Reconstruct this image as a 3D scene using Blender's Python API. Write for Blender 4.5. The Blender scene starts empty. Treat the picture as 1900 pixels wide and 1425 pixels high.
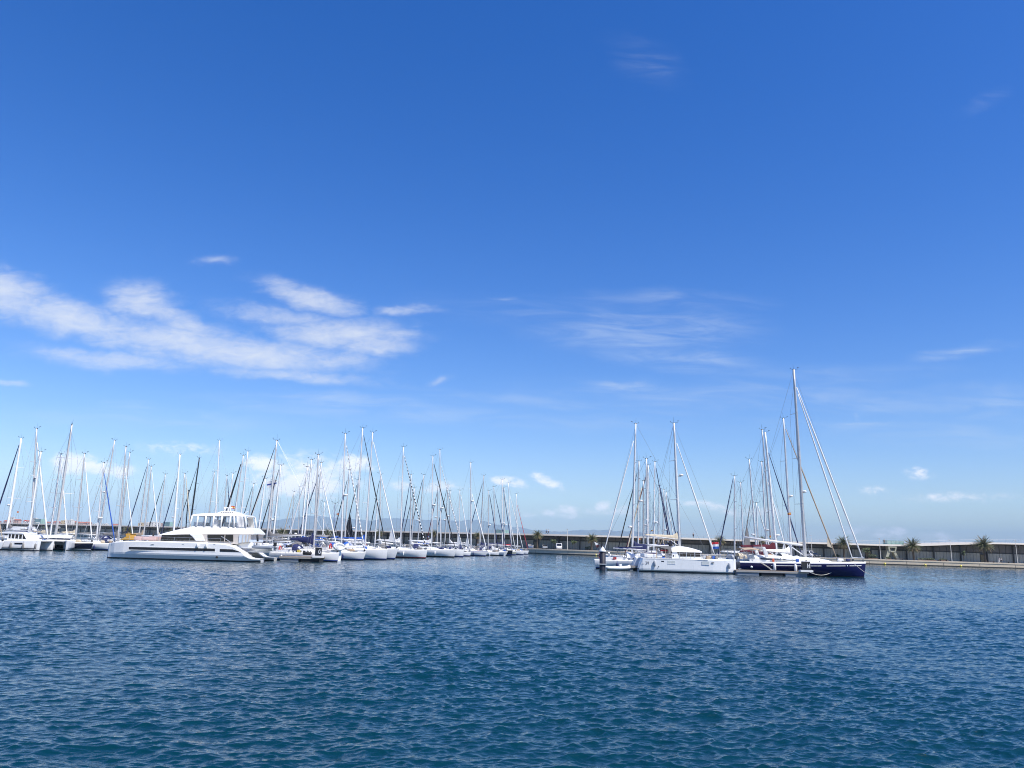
import bpy, math, random
import numpy as np
from mathutils import Vector, Matrix
R = math.radians
SC = bpy.context.scene
C = SC.collection
random.seed(7)

# ---------------------------------------------------------------- camera, world, sun, exposure
IW, IH, F = 1900.0, 1425.0, 1427.0
PITCH, ROLL, EYE = R(11.74), R(1.72), 3.0
SUN_EL, SUN_AZ = R(56), R(128)          # azimuth measured clockwise from the view direction (+Y)
CAM = Vector((0, 0, EYE))
FW = Vector((0, math.cos(PITCH), math.sin(PITCH)))
_r0 = Vector((1, 0, 0)); _u0 = Vector((0, -math.sin(PITCH), math.cos(PITCH)))
RT = _r0 * math.cos(ROLL) + _u0 * math.sin(ROLL)
UP = _u0 * math.cos(ROLL) - _r0 * math.sin(ROLL)
cam_d = bpy.data.cameras.new('camera'); cam = bpy.data.objects.new('camera', cam_d); C.objects.link(cam)
cam_d.sensor_width = 36; cam_d.lens = F / IW * 36; cam_d.clip_start = 0.1; cam_d.clip_end = 60000
m = Matrix((RT, UP, -FW)).transposed().to_4x4(); m.translation = CAM
cam.matrix_world = m
SC.camera = cam

def ray(px, py):
    return FW + RT * ((px - IW / 2) / F) + UP * ((IH / 2 - py) / F)
def P(px, py, Y):
    v = ray(px, py); return CAM + v * (Y / v.y)
def uv(px, py):
    v = ray(px, py); return v.x / v.y, v.z / v.y
def XZ(px, Y, z):
    """x of the point seen at picture column px, at distance Y and height z"""
    x = (px - 950) / 1427 * Y
    for _ in range(6):
        d = Vector((x, Y, z)) - CAM
        q = 950 + F * d.dot(RT) / d.dot(FW)
        x += (px - q) / 1427 * Y
    return x

SC.view_settings.view_transform = 'Standard'; SC.view_settings.look = 'None'
SC.view_settings.exposure = 0.42; SC.view_settings.gamma = 1.0
SC.cycles.use_denoising = True
SC.cycles.max_bounces = 8
SC.cycles.filter_width = 1.05
SC.cycles.volume_bounces = 0

W = bpy.data.worlds.new('World'); SC.world = W; W.use_nodes = True
nt = W.node_tree; N = nt.nodes; Lk = nt.links
N.clear()
def nd(tree, t, **kw):
    n = tree.nodes.new(t)
    for k, v in kw.items():
        if k.startswith('i_'):
            n.inputs[k[2:]].default_value = v
        elif k[0] == 'n' and k[1:].isdigit():
            n.inputs[int(k[1:])].default_value = v
        else:
            setattr(n, k, v)
    return n
def mth(tree, op, a, b=None, clamp=False):
    n = tree.nodes.new('ShaderNodeMath'); n.operation = op; n.use_clamp = clamp
    for i, v in enumerate((a, b)):
        if v is None: continue
        if isinstance(v, (int, float)): n.inputs[i].default_value = v
        else: tree.links.new(v, n.inputs[i])
    return n.outputs[0]
def mixc(tree, fac, a, b, blend='MIX'):
    n = tree.nodes.new('ShaderNodeMix'); n.data_type = 'RGBA'; n.blend_type = blend
    for i, v in ((0, fac), (6, a), (7, b)):
        if isinstance(v, (int, float)): n.inputs[i].default_value = v
        elif isinstance(v, tuple): n.inputs[i].default_value = (v + (1,))[:4]
        else: tree.links.new(v, n.inputs[i])
    return n.outputs[2]

sky = nd(nt, 'ShaderNodeTexSky', sky_type='NISHITA', sun_disc=False, sun_elevation=SUN_EL, sun_rotation=SUN_AZ,
         altitude=0, air_density=1.0, dust_density=0.6, ozone_density=2.2)
tc = nd(nt, 'ShaderNodeTexCoord')
sp = nd(nt, 'ShaderNodeSeparateXYZ'); Lk.new(tc.outputs['Generated'], sp.inputs[0])
yy = mth(nt, 'MAXIMUM', sp.outputs[1], 0.02)
cu = nd(nt, 'ShaderNodeCombineXYZ')
Lk.new(mth(nt, 'DIVIDE', sp.outputs[0], yy), cu.inputs[0]); Lk.new(mth(nt, 'DIVIDE', sp.outputs[2], yy), cu.inputs[1])
UVW = cu.outputs[0]

def blobs(lst, src, grow=1.0):
    """soft union of ellipses on the sky dome; each given by centre, half axes, tilt, weight"""
    acc = None
    for (px, py, rx, ry, ang, w) in lst:
        rx *= grow; ry *= grow
        u, v = uv(px, py)
        mp = nd(nt, 'ShaderNodeMapping', vector_type='TEXTURE')
        mp.inputs['Location'].default_value = (u, v, 0)
        mp.inputs['Rotation'].default_value = (0, 0, -R(ang))
        mp.inputs['Scale'].default_value = (rx / F, ry / F, 1)
        Lk.new(src, mp.inputs[0])
        ln = nd(nt, 'ShaderNodeVectorMath', operation='LENGTH'); Lk.new(mp.outputs[0], ln.inputs[0])
        mr = nd(nt, 'ShaderNodeMapRange', interpolation_type='SMOOTHSTEP')
        mr.inputs[1].default_value = 1.35; mr.inputs[2].default_value = 0.0
        mr.inputs[3].default_value = 0; mr.inputs[4].default_value = w
        Lk.new(ln.outputs['Value'], mr.inputs[0])
        acc = mr.outputs[0] if acc is None else mth(nt, 'MAXIMUM', acc, mr.outputs[0])
    return acc
def cnoise(scale, sx, sy, rot, det, rough, dist, off):
    mp = nd(nt, 'ShaderNodeMapping'); mp.inputs['Scale'].default_value = (sx, sy, 1)
    mp.inputs['Rotation'].default_value = (0, 0, R(rot)); mp.inputs['Location'].default_value = (off, off * .7, off)
    Lk.new(UVW, mp.inputs[0])
    n = nd(nt, 'ShaderNodeTexNoise', i_Scale=scale, i_Detail=det, i_Roughness=rough, i_Distortion=dist)
    Lk.new(mp.outputs[0], n.inputs['Vector']); return n.outputs[0]
# warp the dome coordinates a little so that no ellipse shows as one
wn = nd(nt, 'ShaderNodeTexNoise', i_Scale=9, i_Detail=4, i_Roughness=.6); Lk.new(UVW, wn.inputs['Vector'])
ws = nd(nt, 'ShaderNodeVectorMath', operation='SUBTRACT'); Lk.new(wn.outputs['Color'], ws.inputs[0]); ws.inputs[1].default_value = (.5, .5, .5)
wm = nd(nt, 'ShaderNodeVectorMath', operation='MULTIPLY'); Lk.new(ws.outputs[0], wm.inputs[0]); wm.inputs[1].default_value = (.07, .03, 0)
wa = nd(nt, 'ShaderNodeVectorMath', operation='ADD'); Lk.new(UVW, wa.inputs[0]); Lk.new(wm.outputs[0], wa.inputs[1])
WUV = wa.outputs[0]
bank = blobs([(0, 545, 150, 62, 14, 1), (130, 590, 230, 50, 14, 1), (262, 560, 90, 58, 8, .95), (330, 632, 280, 52, 8, 1),
              (330, 598, 150, 34, 32, .9), (480, 655, 260, 44, 3, 1), (645, 618, 190, 40, 0, 1), (572, 552, 130, 32, 12, .95),
              (755, 574, 90, 15, -4, .62), (540, 695, 230, 20, 3, .75), (200, 665, 220, 26, 4, .75), (405, 482, 55, 15, 0, .48),
              (15, 712, 60, 9, 2, .6), (810, 708, 34, 11, -18, .5), (520, 585, 190, 26, 5, .62), (700, 640, 120, 26, -4, .95)], WUV)
bn = cnoise(1, 13, 34, -10, 10, .60, .9, 3.1)
bn2 = cnoise(1, 40, 95, -6, 8, .62, .6, 5.7)
bnn = mth(nt, 'ADD', mth(nt, 'MULTIPLY', bn, .56), mth(nt, 'MULTIPLY', bn2, .44))
bd = mth(nt, 'ADD', bank, mth(nt, 'MULTIPLY', mth(nt, 'SUBTRACT', bnn, .5), 1.9))
mrb = nd(nt, 'ShaderNodeMapRange', interpolation_type='SMOOTHSTEP', n1=-.05, n2=1.5, n3=0, n4=.88); Lk.new(bd, mrb.inputs[0])
edge = mth(nt, 'MULTIPLY', bank, 2.2, True)
bankd = mth(nt, 'MULTIPLY', mrb.outputs[0], edge)
cir = blobs([(1200, 612, 230, 55, 0, .8), (1250, 662, 200, 28, 6, .8), (1165, 716, 110, 12, 0, 1), (1790, 650, 110, 13, -10, .9),
             (1840, 745, 150, 45, 0, .55), (600, 745, 280, 20, 0, .8), (1195, 110, 90, 55, 25, .22), (1603, 773, 9, 18, -14, .9),
             (1600, 785, 85, 5, -5, .8), (1000, 745, 330, 14, 3, .5), (1500, 700, 300, 25, -5, .35), (250, 755, 90, 10, 3, .6),
             (1830, 185, 60, 18, -35, .2), (930, 548, 40, 5, 0, .5), (1240, 555, 200, 22, 0, .45), (1450, 738, 520, 34, 0, .5), (850, 775, 520, 26, 0, .5), (300, 775, 360, 26, 0, .45), (1700, 800, 380, 30, 2, .4), (1080, 590, 330, 40, 4, .3)], WUV)
cn = cnoise(1, 9, 60, -4, 9, .62, .7, 8.3)
mrc = nd(nt, 'ShaderNodeMapRange', interpolation_type='SMOOTHSTEP', n1=.34, n2=.78, n3=0.05, n4=.56); Lk.new(cn, mrc.inputs[0])
cird = mth(nt, 'MULTIPLY', cir, mrc.outputs[0])
cum = blobs([(140, 860, 36, 16, 0, 1.2), (185, 868, 54, 10, 5, 1.1), (340, 830, 55, 10, 0, .45), (487, 857, 24, 11, 0, 1.2), (505, 862, 40, 12, 0, .5),
             (540, 892, 52, 17, -12, 1.3), (590, 898, 40, 19, 15, 1.25), (565, 880, 95, 28, 0, .7), (655, 861, 26, 13, 0, 1.1), (675, 868, 30, 7, 0, .5),
             (745, 896, 22, 8, 0, .6), (825, 905, 25, 9, 0, .6), (935, 889, 22, 7, 0, .85), (958, 896, 22, 6, 10, .75), (1005, 888, 14, 7, 10, .85),
             (1022, 897, 18, 6, 18, .75), (1048, 943, 15, 9, 0, .9), (1030, 952, 34, 6, 0, .6), (1118, 939, 14, 8, -20, 1), (1105, 946, 26, 6, 0, .6),
             (1155, 948, 20, 8, 0, .5), (1704, 879, 22, 9, 0, .65), (1628, 915, 22, 7, 0, .45), (1300, 934, 46, 7, 0, .5), (1390, 945, 60, 7, 0, .5),
             (1583, 985, 22, 8, 0, .6), (1770, 924, 90, 8, -3, .4), (1648, 992, 24, 9, 0, .65), (1740, 995, 26, 9, 0, .5), (970, 955, 20, 7, 0, .45),
             (640, 900, 60, 10, 0, .4)], WUV, 1.45)
un = cnoise(1, 60, 100, 0, 8, .62, .4, 1.7)
ud = mth(nt, 'ADD', cum, mth(nt, 'MULTIPLY', mth(nt, 'SUBTRACT', un, .5), 2.4))
mru = nd(nt, 'ShaderNodeMapRange', interpolation_type='SMOOTHSTEP', n1=-.15, n2=1.15, n3=0, n4=.85); Lk.new(ud, mru.inputs[0])
cumd = mth(nt, 'MULTIPLY', mru.outputs[0], mth(nt, 'MULTIPLY', cum, 3.0, True))
SKY_SAT, SKY_VAL = 1.42, 1.05
hs = nd(nt, 'ShaderNodeHueSaturation', i_Saturation=SKY_SAT, i_Value=SKY_VAL, i_Hue=.512); Lk.new(sky.outputs[0], hs.inputs['Color'])
col = mixc(nt, 1.0, hs.outputs[0], (.95, .955, 1.08), 'MULTIPLY')
col = mixc(nt, cird, col, (5.0, 5.6, 6.3))
col = mixc(nt, cumd, col, (8.6, 8.3, 8.4))
col = mixc(nt, bankd, col, (5.6, 5.8, 6.2))
bg = nd(nt, 'ShaderNodeBackground', i_Strength=0.118); Lk.new(col, bg.inputs[0])
wo = nd(nt, 'ShaderNodeOutputWorld'); Lk.new(bg.outputs[0], wo.inputs[0])

sl = bpy.data.lights.new('sun', 'SUN'); sun = bpy.data.objects.new('sun', sl); C.objects.link(sun)
sl.energy = 4.6; sl.angle = R(0.53); sl.color = (1.0, 0.95, 0.88)
to_sun = Vector((math.sin(SUN_AZ) * math.cos(SUN_EL), math.cos(SUN_AZ) * math.cos(SUN_EL), math.sin(SUN_EL)))
sun.rotation_euler = to_sun.to_track_quat('Z', 'Y').to_euler()
sun.location = (60, -40, 90)

# ---------------------------------------------------------------- materials
MATS = {}
def mat(name, col, rough=.5, metal=0.0, var=.08, scale=3.0, spec=.5, coat=0.0, alpha=None, streak=0.0, bump=0.0):
    if name in MATS: return MATS[name]
    M = bpy.data.materials.new(name); M.use_nodes = True; t = M.node_tree
    b = t.nodes['Principled BSDF']
    b.inputs['Roughness'].default_value = rough; b.inputs['Metallic'].default_value = metal
    b.inputs['Specular IOR Level'].default_value = spec; b.inputs['Coat Weight'].default_value = coat
    if alpha is not None: b.inputs['Alpha'].default_value = alpha
    co = t.nodes.new('ShaderNodeTexCoord')
    n = nd(t, 'ShaderNodeTexNoise', i_Scale=scale, i_Detail=5, i_Roughness=.6); t.links.new(co.outputs['Object'], n.inputs['Vector'])
    c0 = tuple(max(0, c * (1 - var)) for c in col); c1 = tuple(min(1, c * (1 + var)) for c in col)
    out = mixc(t, n.outputs[0], c0, c1)
    if streak > 0:
        mp = nd(t, 'ShaderNodeMapping'); mp.inputs['Scale'].default_value = (2.2, 2.2, .25); t.links.new(co.outputs['Object'], mp.inputs[0])
        n2 = nd(t, 'ShaderNodeTexNoise', i_Scale=3, i_Detail=6, i_Roughness=.7); t.links.new(mp.outputs[0], n2.inputs['Vector'])
        mr = nd(t, 'ShaderNodeMapRange', n1=.5, n2=.8, n3=0, n4=streak); t.links.new(n2.outputs[0], mr.inputs[0])
        out = mixc(t, mr.outputs[0], out, tuple(c * .55 for c in col))
    t.links.new(out, b.inputs['Base Color'])
    if bump > 0:
        bp = nd(t, 'ShaderNodeBump', i_Strength=bump, i_Distance=.02); t.links.new(n.outputs[0], bp.inputs['Height'])
        t.links.new(bp.outputs[0], b.inputs['Normal'])
    MATS[name] = M; return M
GEL = mat('white_gelcoat', (.80, .80, .78), .28, var=.03, scale=1.2, coat=.3, streak=.18)
DECKW = mat('white_deck', (.78, .77, .73), .55, var=.05)
CREAM = mat('cream_gelcoat', (.70, .65, .54), .35, var=.05)
NAVYH = mat('navy_gelcoat', (.007, .007, .062), .22, var=.15, spec=.35)
NAVYD = mat('dark_navy_gelcoat', (.006, .007, .022), .25, var=.2)
BLACKH = mat('black_gelcoat', (.010, .011, .018), .2, var=.2, coat=.4)
GREYH = mat('grey_green_gelcoat', (.34, .36, .30), .35)
ANTIF = mat('antifouling', (.02, .022, .03), .7, var=.3)
PALES = mat('pale_grey_stripe', (.40, .40, .40), .8)
NAVYC = mat('navy_canvas', (.012, .018, .085), .8, var=.25, scale=6, bump=.3)
BLUEC = mat('blue_canvas', (.02, .10, .42), .8, var=.25, scale=6, bump=.3)
BLACKC = mat('black_canvas', (.013, .013, .018), .8, var=.3, scale=6, bump=.3)
GREYC = mat('grey_canvas', (.22, .21, .20), .85, var=.2, scale=6, bump=.3)
CREAMC = mat('cream_canvas', (.62, .53, .38), .85, var=.15, scale=5, bump=.3)
TANC = mat('tan_canvas', (.42, .32, .22), .85, var=.15, scale=5, bump=.3)
WHITEC = mat('white_sailcloth', (.78, .77, .74), .8, var=.08, scale=5, bump=.2)
REDC = mat('burgundy_canvas', (.10, .009, .02), .85, var=.25, scale=5, bump=.3)
SCARC = mat('scarlet_canvas', (.52, .03, .04), .8, var=.2)
PINKC = mat('pale_red_sailcloth', (.55, .16, .15), .8, var=.15)
ALU = mat('grey_aluminium', (.55, .55, .54), .42, .15, var=.12, scale=8)
ALUL = mat('pale_aluminium', (.70, .70, .69), .42, .05, var=.1, scale=8)
MASTW = mat('white_mast_paint', (.80, .80, .78), .35, var=.04)
MASTB = mat('black_carbon', (.014, .014, .017), .35, var=.2)
STEEL = mat('stainless_steel', (.55, .56, .57), .3, .8, var=.1)
WIRE = mat('rigging_wire', (.25, .26, .28), .45, .5, var=.1)
GLASSD = mat('dark_tinted_glass', (.010, .012, .018), .08, var=.3, spec=.6)
GLASSB = mat('blue_tinted_glass', (.06, .09, .13), .1, var=.3, spec=.6)
CLEAR = mat('clear_vinyl', (.72, .75, .78), .25, var=.1, alpha=.55)
CLEARG = mat('clear_glazing', (.35, .42, .48), .05, var=.1, alpha=.22)
RUB = mat('black_rubber', (.018, .018, .019), .75, var=.3)
FENW = mat('white_fender_vinyl', (.76, .76, .74), .45, var=.06)
FENN = mat('navy_fender_vinyl', (.02, .03, .12), .5)
ORANGE = mat('orange_plastic', (.72, .12, .04), .5)
REDP = mat('red_plastic', (.58, .025, .02), .5)
YELL = mat('yellow_plastic', (.78, .62, .10), .5)
OCHRE = mat('ochre_canvas', (.60, .33, .04), .8, bump=.2)
TEAK = mat('weathered_teak', (.27, .21, .155), .75, var=.2, scale=8)
BEIGE = mat('beige_panel', (.55, .50, .44), .6)
ROPE = mat('rope', (.52, .50, .45), .9)
GREYB = mat('light_grey_hypalon', (.45, .47, .49), .6)
BLUES = mat('blue_stripe_paint', (.03, .06, .28), .35)
REDS = mat('red_stripe_paint', (.32, .03, .05), .35)

# ---------------------------------------------------------------- mesh builder
class MB:
    def __init__(s): s.v = []; s.f = []; s.mi = []; s.sm = []
    def add(s, vs, fs, mi=0, smooth=False):
        o = len(s.v); s.v.extend([tuple(v) for v in vs])
        for f in fs: s.f.append(tuple(i + o for i in f)); s.mi.append(mi); s.sm.append(smooth)
    def box(s, c, d, rz=0, mi=0, taper=1.0, M=None):
        hx, hy, hz = d[0] / 2, d[1] / 2, d[2] / 2
        vs = [(x * (taper if z > 0 else 1), y * (taper if z > 0 else 1), z) for z in (-hz, hz) for x, y in ((-hx, -hy), (hx, -hy), (hx, hy), (-hx, hy))]
        cr, sr = math.cos(rz), math.sin(rz)
        vs = [Vector((x * cr - y * sr, x * sr + y * cr, z)) for x, y, z in vs]
        if M is not None: vs = [M @ v for v in vs]
        s.add([v + Vector(c) for v in vs], [(3, 2, 1, 0), (4, 5, 6, 7), (0, 1, 5, 4), (1, 2, 6, 5), (2, 3, 7, 6), (3, 0, 4, 7)], mi)
    def tube(s, pts, rad, n=8, mi=0, caps=True, flat=1.0, mis=None):
        pts = [Vector(p) for p in pts]; k = len(pts)
        if not hasattr(rad, '__len__'): rad = [rad] * k
        vs = []; prev = None
        for i, p in enumerate(pts):
            d = (pts[min(i + 1, k - 1)] - pts[max(i - 1, 0)])
            if d.length < 1e-9: d = Vector((0, 0, 1))
            d.normalize()
            ref = Vector((0, 1, 0)) if abs(d.y) < .9 else Vector((1, 0, 0))
            a = ref.cross(d).normalized(); b = d.cross(a)
            for j in range(n):
                th = 2 * math.pi * j / n
                vs.append(p + a * (math.cos(th) * rad[i]) + b * (math.sin(th) * rad[i] * flat))
        o = len(s.v); s.v.extend([tuple(v) for v in vs])
        for i in range(k - 1):
            for j in range(n):
                s.f.append((o + i * n + j, o + i * n + (j + 1) % n, o + (i + 1) * n + (j + 1) % n, o + (i + 1) * n + j))
                s.mi.append(mis[i] if mis else mi); s.sm.append(n > 5)
        if caps:
            s.f.append(tuple(o + j for j in reversed(range(n)))); s.mi.append(mis[0] if mis else mi); s.sm.append(False)
            s.f.append(tuple(o + (k - 1) * n + j for j in range(n))); s.mi.append(mis[-1] if mis else mi); s.sm.append(False)
    def loft(s, rings, closed=True, mi=0, smooth=True, caps=False, band_mi=None):
        n = len(rings[0]); o = len(s.v)
        for r in rings: s.v.extend([tuple(p) for p in r])
        for i in range(len(rings) - 1):
            for j in range(n if closed else n - 1):
                s.f.append((o + i * n + j, o + i * n + (j + 1) % n, o + (i + 1) * n + (j + 1) % n, o + (i + 1) * n + j))
                s.mi.append(band_mi[j] if band_mi else mi); s.sm.append(smooth)
        if caps:
            s.f.append(tuple(o + j for j in reversed(range(n)))); s.mi.append(mi); s.sm.append(False)
            s.f.append(tuple(o + (len(rings) - 1) * n + j for j in range(n))); s.mi.append(mi); s.sm.append(False)
    def prism(s, prof, y0, y1, mi=0, inset=0.0):
        """profile in x,z pushed along y; inset narrows it towards its top"""
        n = len(prof); za, zb = min(z for x, z in prof), max(z for x, z in prof)
        k = [inset * (z - za) / max(1e-6, zb - za) for x, z in prof]
        vs = [(x, y0 + k[i], z) for i, (x, z) in enumerate(prof)] + [(x, y1 - k[i], z) for i, (x, z) in enumerate(prof)]
        s.add(vs, [tuple(range(n)), tuple(reversed(range(n, 2 * n)))] + [(i, n + i, n + (i + 1) % n, (i + 1) % n) for i in range(n)], mi)
    def ball(s, c, r, n=10, m_=7, mi=0, sz=(1, 1, 1), half=False):
        rings = []
        for i in range(m_ + 1):
            ph = (math.pi / 2 if half else math.pi) * i / m_
            z = math.cos(ph); q = max(math.sin(ph), 1e-3)
            rings.append([(c[0] + r * sz[0] * q * math.cos(2 * math.pi * j / n), c[1] + r * sz[1] * q * math.sin(2 * math.pi * j / n), c[2] + r * sz[2] * z) for j in range(n)])
        s.loft(list(reversed(rings)), mi=mi, caps=True)
    def build(s, name, mats, parent=None, loc=None, rz=0, bevel=0.0):
        me = bpy.data.meshes.new(name); me.from_pydata(s.v, [], s.f)
        if not isinstance(mats, (list, tuple)): mats = [mats]
        for q in mats: me.materials.append(q)
        me.polygons.foreach_set('material_index', s.mi); me.polygons.foreach_set('use_smooth', s.sm); me.update()
        o = bpy.data.objects.new(name, me); C.objects.link(o)
        if parent is not None: o.parent = parent
        if loc is not None: o.location = loc
        if rz: o.rotation_euler = (0, 0, rz)
        if bevel > 0:
            b = o.modifiers.new('edge', 'BEVEL'); b.width = bevel; b.segments = 2; b.limit_method = 'ANGLE'; b.angle_limit = R(35)
        return o
def tag(o, label=None, cat=None, group=None, kind=None):
    if label: o['label'] = label
    if cat: o['category'] = cat
    if group: o['group'] = group
    if kind: o['kind'] = kind
    return o
def root(name, loc, rz, label, cat, group=None):
    o = bpy.data.objects.new(name, None); C.objects.link(o); o.location = loc; o.rotation_euler = (0, 0, rz)
    o.empty_display_size = .5
    return tag(o, label, cat, group)
def lerp(a, b, t): return a + (b - a) * t
def sst(t): t = max(0, min(1, t)); return t * t * (3 - 2 * t)

# ---------------------------------------------------------------- water
def build_water():
    rng = np.random.default_rng(11)
    ys = [3.0, 5.0, 6.5]
    while ys[-1] < 330: ys.append(ys[-1] + max(0.024, ys[-1] * 0.0019))
    near = len(ys)
    while ys[-1] < 30000: ys.append(ys[-1] * 1.12)
    ys = np.array(ys)
    ts = np.linspace(-.86, .86, 1000)
    ts = np.concatenate([[-6, -3, -1.6, -1.1], ts, [1.1, 1.6, 3, 6]])
    ny, nx = len(ys), len(ts)
    X0 = np.outer(ys, ts); Y0 = np.repeat(ys[:, None], nx, 1)
    X = X0.copy(); Y = Y0.copy(); Z = np.zeros_like(X)
    NW = 150
    lam = np.concatenate([np.exp(rng.uniform(math.log(.11), math.log(.62), NW - 26)), np.exp(rng.uniform(math.log(.62), math.log(2.0), 26))])
    th = math.radians(97) + rng.normal(0, math.radians(44), NW)
    k = 2 * math.pi / lam
    slope = np.where(lam < .62, .185 * math.sqrt(2 / (NW - 26)), .06 * math.sqrt(2 / 26))
    a = slope / k
    dyr = np.gradient(ys)
    # gusts: slow patches of rougher and smoother water
    gust = np.ones_like(X)
    for q in range(9):
        L = rng.uniform(9, 45); t2 = rng.uniform(0, math.pi * 2)
        gust += .085 * np.sin((X0 * math.cos(t2) + Y0 * math.sin(t2)) * 2 * math.pi / L + rng.uniform(0, 6.28) + 1.5 * np.sin(X0 / L * 2.1 + q))
    gust = np.clip(gust, .55, 1.5) * (1 - .42 * np.clip((Y0 - 62) / 36, 0, 1))   # calmer in the lee of the moored boats
    for i in range(NW):
        w = np.clip((lam[i] / np.maximum(dyr, 1e-6) - 2.0) / 2.0, 0, 1); w[near:] = 0
        rows = np.where(w > 0)[0]
        if len(rows) == 0: continue
        r = slice(rows[0], rows[-1] + 1)
        cx, sy = math.cos(th[i]), math.sin(th[i])
        ph = k[i] * (cx * X0[r] + sy * Y0[r]) + rng.uniform(0, 6.283)
        A = a[i] * w[r][:, None] * gust[r]
        Z[r] += A * np.cos(ph)
        X[r] -= 1.45 * cx * A * np.sin(ph); Y[r] -= 1.45 * sy * A * np.sin(ph)
    co = np.stack([X, Y, Z], -1).reshape(-1, 3).astype(np.float32)
    idx = np.arange(ny * nx).reshape(ny, nx)
    q = np.stack([idx[:-1, :-1], idx[:-1, 1:], idx[1:, 1:], idx[1:, :-1]], -1).reshape(-1, 4).astype(np.int32)
    me = bpy.data.meshes.new('water')
    me.vertices.add(len(co)); me.vertices.foreach_set('co', co.ravel())
    me.loops.add(q.size); me.loops.foreach_set('vertex_index', q.ravel())
    me.polygons.add(len(q)); me.polygons.foreach_set('loop_start', np.arange(0, q.size, 4, dtype=np.int32))
    me.polygons.foreach_set('use_smooth', np.ones(len(q), dtype=bool))
    me.update(calc_edges=True)
    M = bpy.data.materials.new('sea_water'); M.use_nodes = True; t = M.node_tree
    b = t.nodes['Principled BSDF']
    b.inputs['Base Color'].default_value = (.0013, .029, .043, 1)
    b.inputs['Roughness'].default_value = .03; b.inputs['IOR'].default_value = 1.333
    g = t.nodes.new('ShaderNodeNewGeometry')
    mp = nd(t, 'ShaderNodeMapping'); mp.inputs['Scale'].default_value = (.62, 1.25, 1); t.links.new(g.outputs['Position'], mp.inputs[0])
    n1 = nd(t, 'ShaderNodeTexNoise', i_Scale=9, i_Detail=3, i_Roughness=.6, i_Distortion=.5); t.links.new(mp.outputs[0], n1.inputs['Vector'])
    n2 = nd(t, 'ShaderNodeTexNoise', i_Scale=2.6, i_Detail=2, i_Roughness=.55, i_Distortion=.4); t.links.new(mp.outputs[0], n2.inputs['Vector'])
    h = mth(t, 'ADD', mth(t, 'MULTIPLY', n1.outputs[0], .024), mth(t, 'MULTIPLY', n2.outputs[0], .075))
    bp = nd(t, 'ShaderNodeBump', i_Strength=.55, i_Distance=1.0); t.links.new(h, bp.inputs['Height'])
    t.links.new(bp.outputs[0], b.inputs['Normal'])
    me.materials.append(M)
    o = bpy.data.objects.new('water', me); C.objects.link(o); tag(o, kind='structure')
build_water()

# ---------------------------------------------------------------- far hills and the air
def build_hills():
    hm = mat('dry_hillside', (.16, .17, .13), .95, var=.3, scale=.004)
    prof = [(250, 990), (380, 984), (470, 971), (540, 962), (580, 957), (625, 961), (680, 966), (735, 961), (790, 965), (850, 967), (885, 965),
            (930, 974), (1000, 984), (1045, 987), (1085, 983), (1130, 983), (1180, 987), (1260, 997), (1340, 1004)]
    mb = MB(); rg = random.Random(3); Yh = 11000
    ridge = []
    for (x0, y0), (x1, y1) in zip(prof[:-1], prof[1:]):
        for q in range(6):
            t = q / 6; p = P(lerp(x0, x1, t), lerp(y0, y1, t), Yh); ridge.append(Vector((p.x, p.y, max(p.z, 2) + rg.uniform(-9, 9))))
    rings = []
    for f, dy in ((0, -2600), (.3, -1900), (.62, -1100), (.86, -450), (1, 0), (.6, 900), (0, 1800)):
        rings.append([(p.x, p.y + dy + rg.uniform(-120, 120), -3 if f == 0 else p.z * f * rg.uniform(.9, 1.08) if f < 1 else p.z) for p in ridge])
    mb.loft(rings, closed=False)
    tag(mb.build('hills', hm), kind='structure')
build_hills()
HAZE = .85e-4
def build_haze():
    mb = MB(); mb.box((0, 6900, 234.5), (26000, 15000, 471))
    M = bpy.data.materials.new('sea_air'); M.use_nodes = True; t = M.node_tree
    t.nodes.remove(t.nodes['Principled BSDF'])
    v = nd(t, 'ShaderNodeVolumePrincipled'); v.inputs['Color'].default_value = (.48, .75, 1, 1); v.inputs['Density'].default_value = HAZE
    v.inputs['Anisotropy'].default_value = -.35
    t.links.new(v.outputs[0], t.nodes['Material Output'].inputs['Volume'])
    tag(mb.build('haze', M), kind='stuff')
build_haze()

# ---------------------------------------------------------------- quay and the long breakwater building
QP = [(-420, 590), (-330, 515), (-210, 428), (-140, 377), (-69, 326), (-25, 293), (12, 266), (36, 257), (62, 253), (115, 250), (170, 253), (215, 260), (300, 285)]
def resample(pts, step):
    # smooth the polyline (Catmull-Rom) and resample at even steps
    P_ = [Vector((p[0], p[1])) for p in pts]; dense = []
    for i in range(len(P_) - 1):
        p0, p1, p2, p3 = P_[max(i - 1, 0)], P_[i], P_[i + 1], P_[min(i + 2, len(P_) - 1)]
        for q in range(24):
            t = q / 24
            dense.append(.5 * ((2 * p1) + (p2 - p0) * t + (2 * p0 - 5 * p1 + 4 * p2 - p3) * t * t + (3 * p1 - p0 - 3 * p2 + p3) * t ** 3))
    dense.append(P_[-1]); out = [dense[0]]; acc = 0
    for a, b in zip(dense[:-1], dense[1:]):
        d = (b - a).length
        while acc + d >= step:
            f = (step - acc) / d; a = a + (b - a) * f; out.append(a.copy()); d = (b - a).length; acc = 0
        acc += d
    return out
Q = resample(QP, 2.4)
QN = []
for i in range(len(Q)):
    d = (Q[min(i + 1, len(Q) - 1)] - Q[max(i - 1, 0)]).normalized(); QN.append(Vector((-d.y, d.x)))
def off(i, o_, z): p = Q[i] + QN[i] * o_; return (p.x, p.y, z)
def qi_at(px, o_=0):
    """index along the quay seen at picture column px, for a line o_ metres behind the edge"""
    best = min(range(len(Q)), key=lambda i: abs(XZ(px, off(i, o_, 0)[1], 1.6) - off(i, o_, 0)[0])); return best
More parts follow.
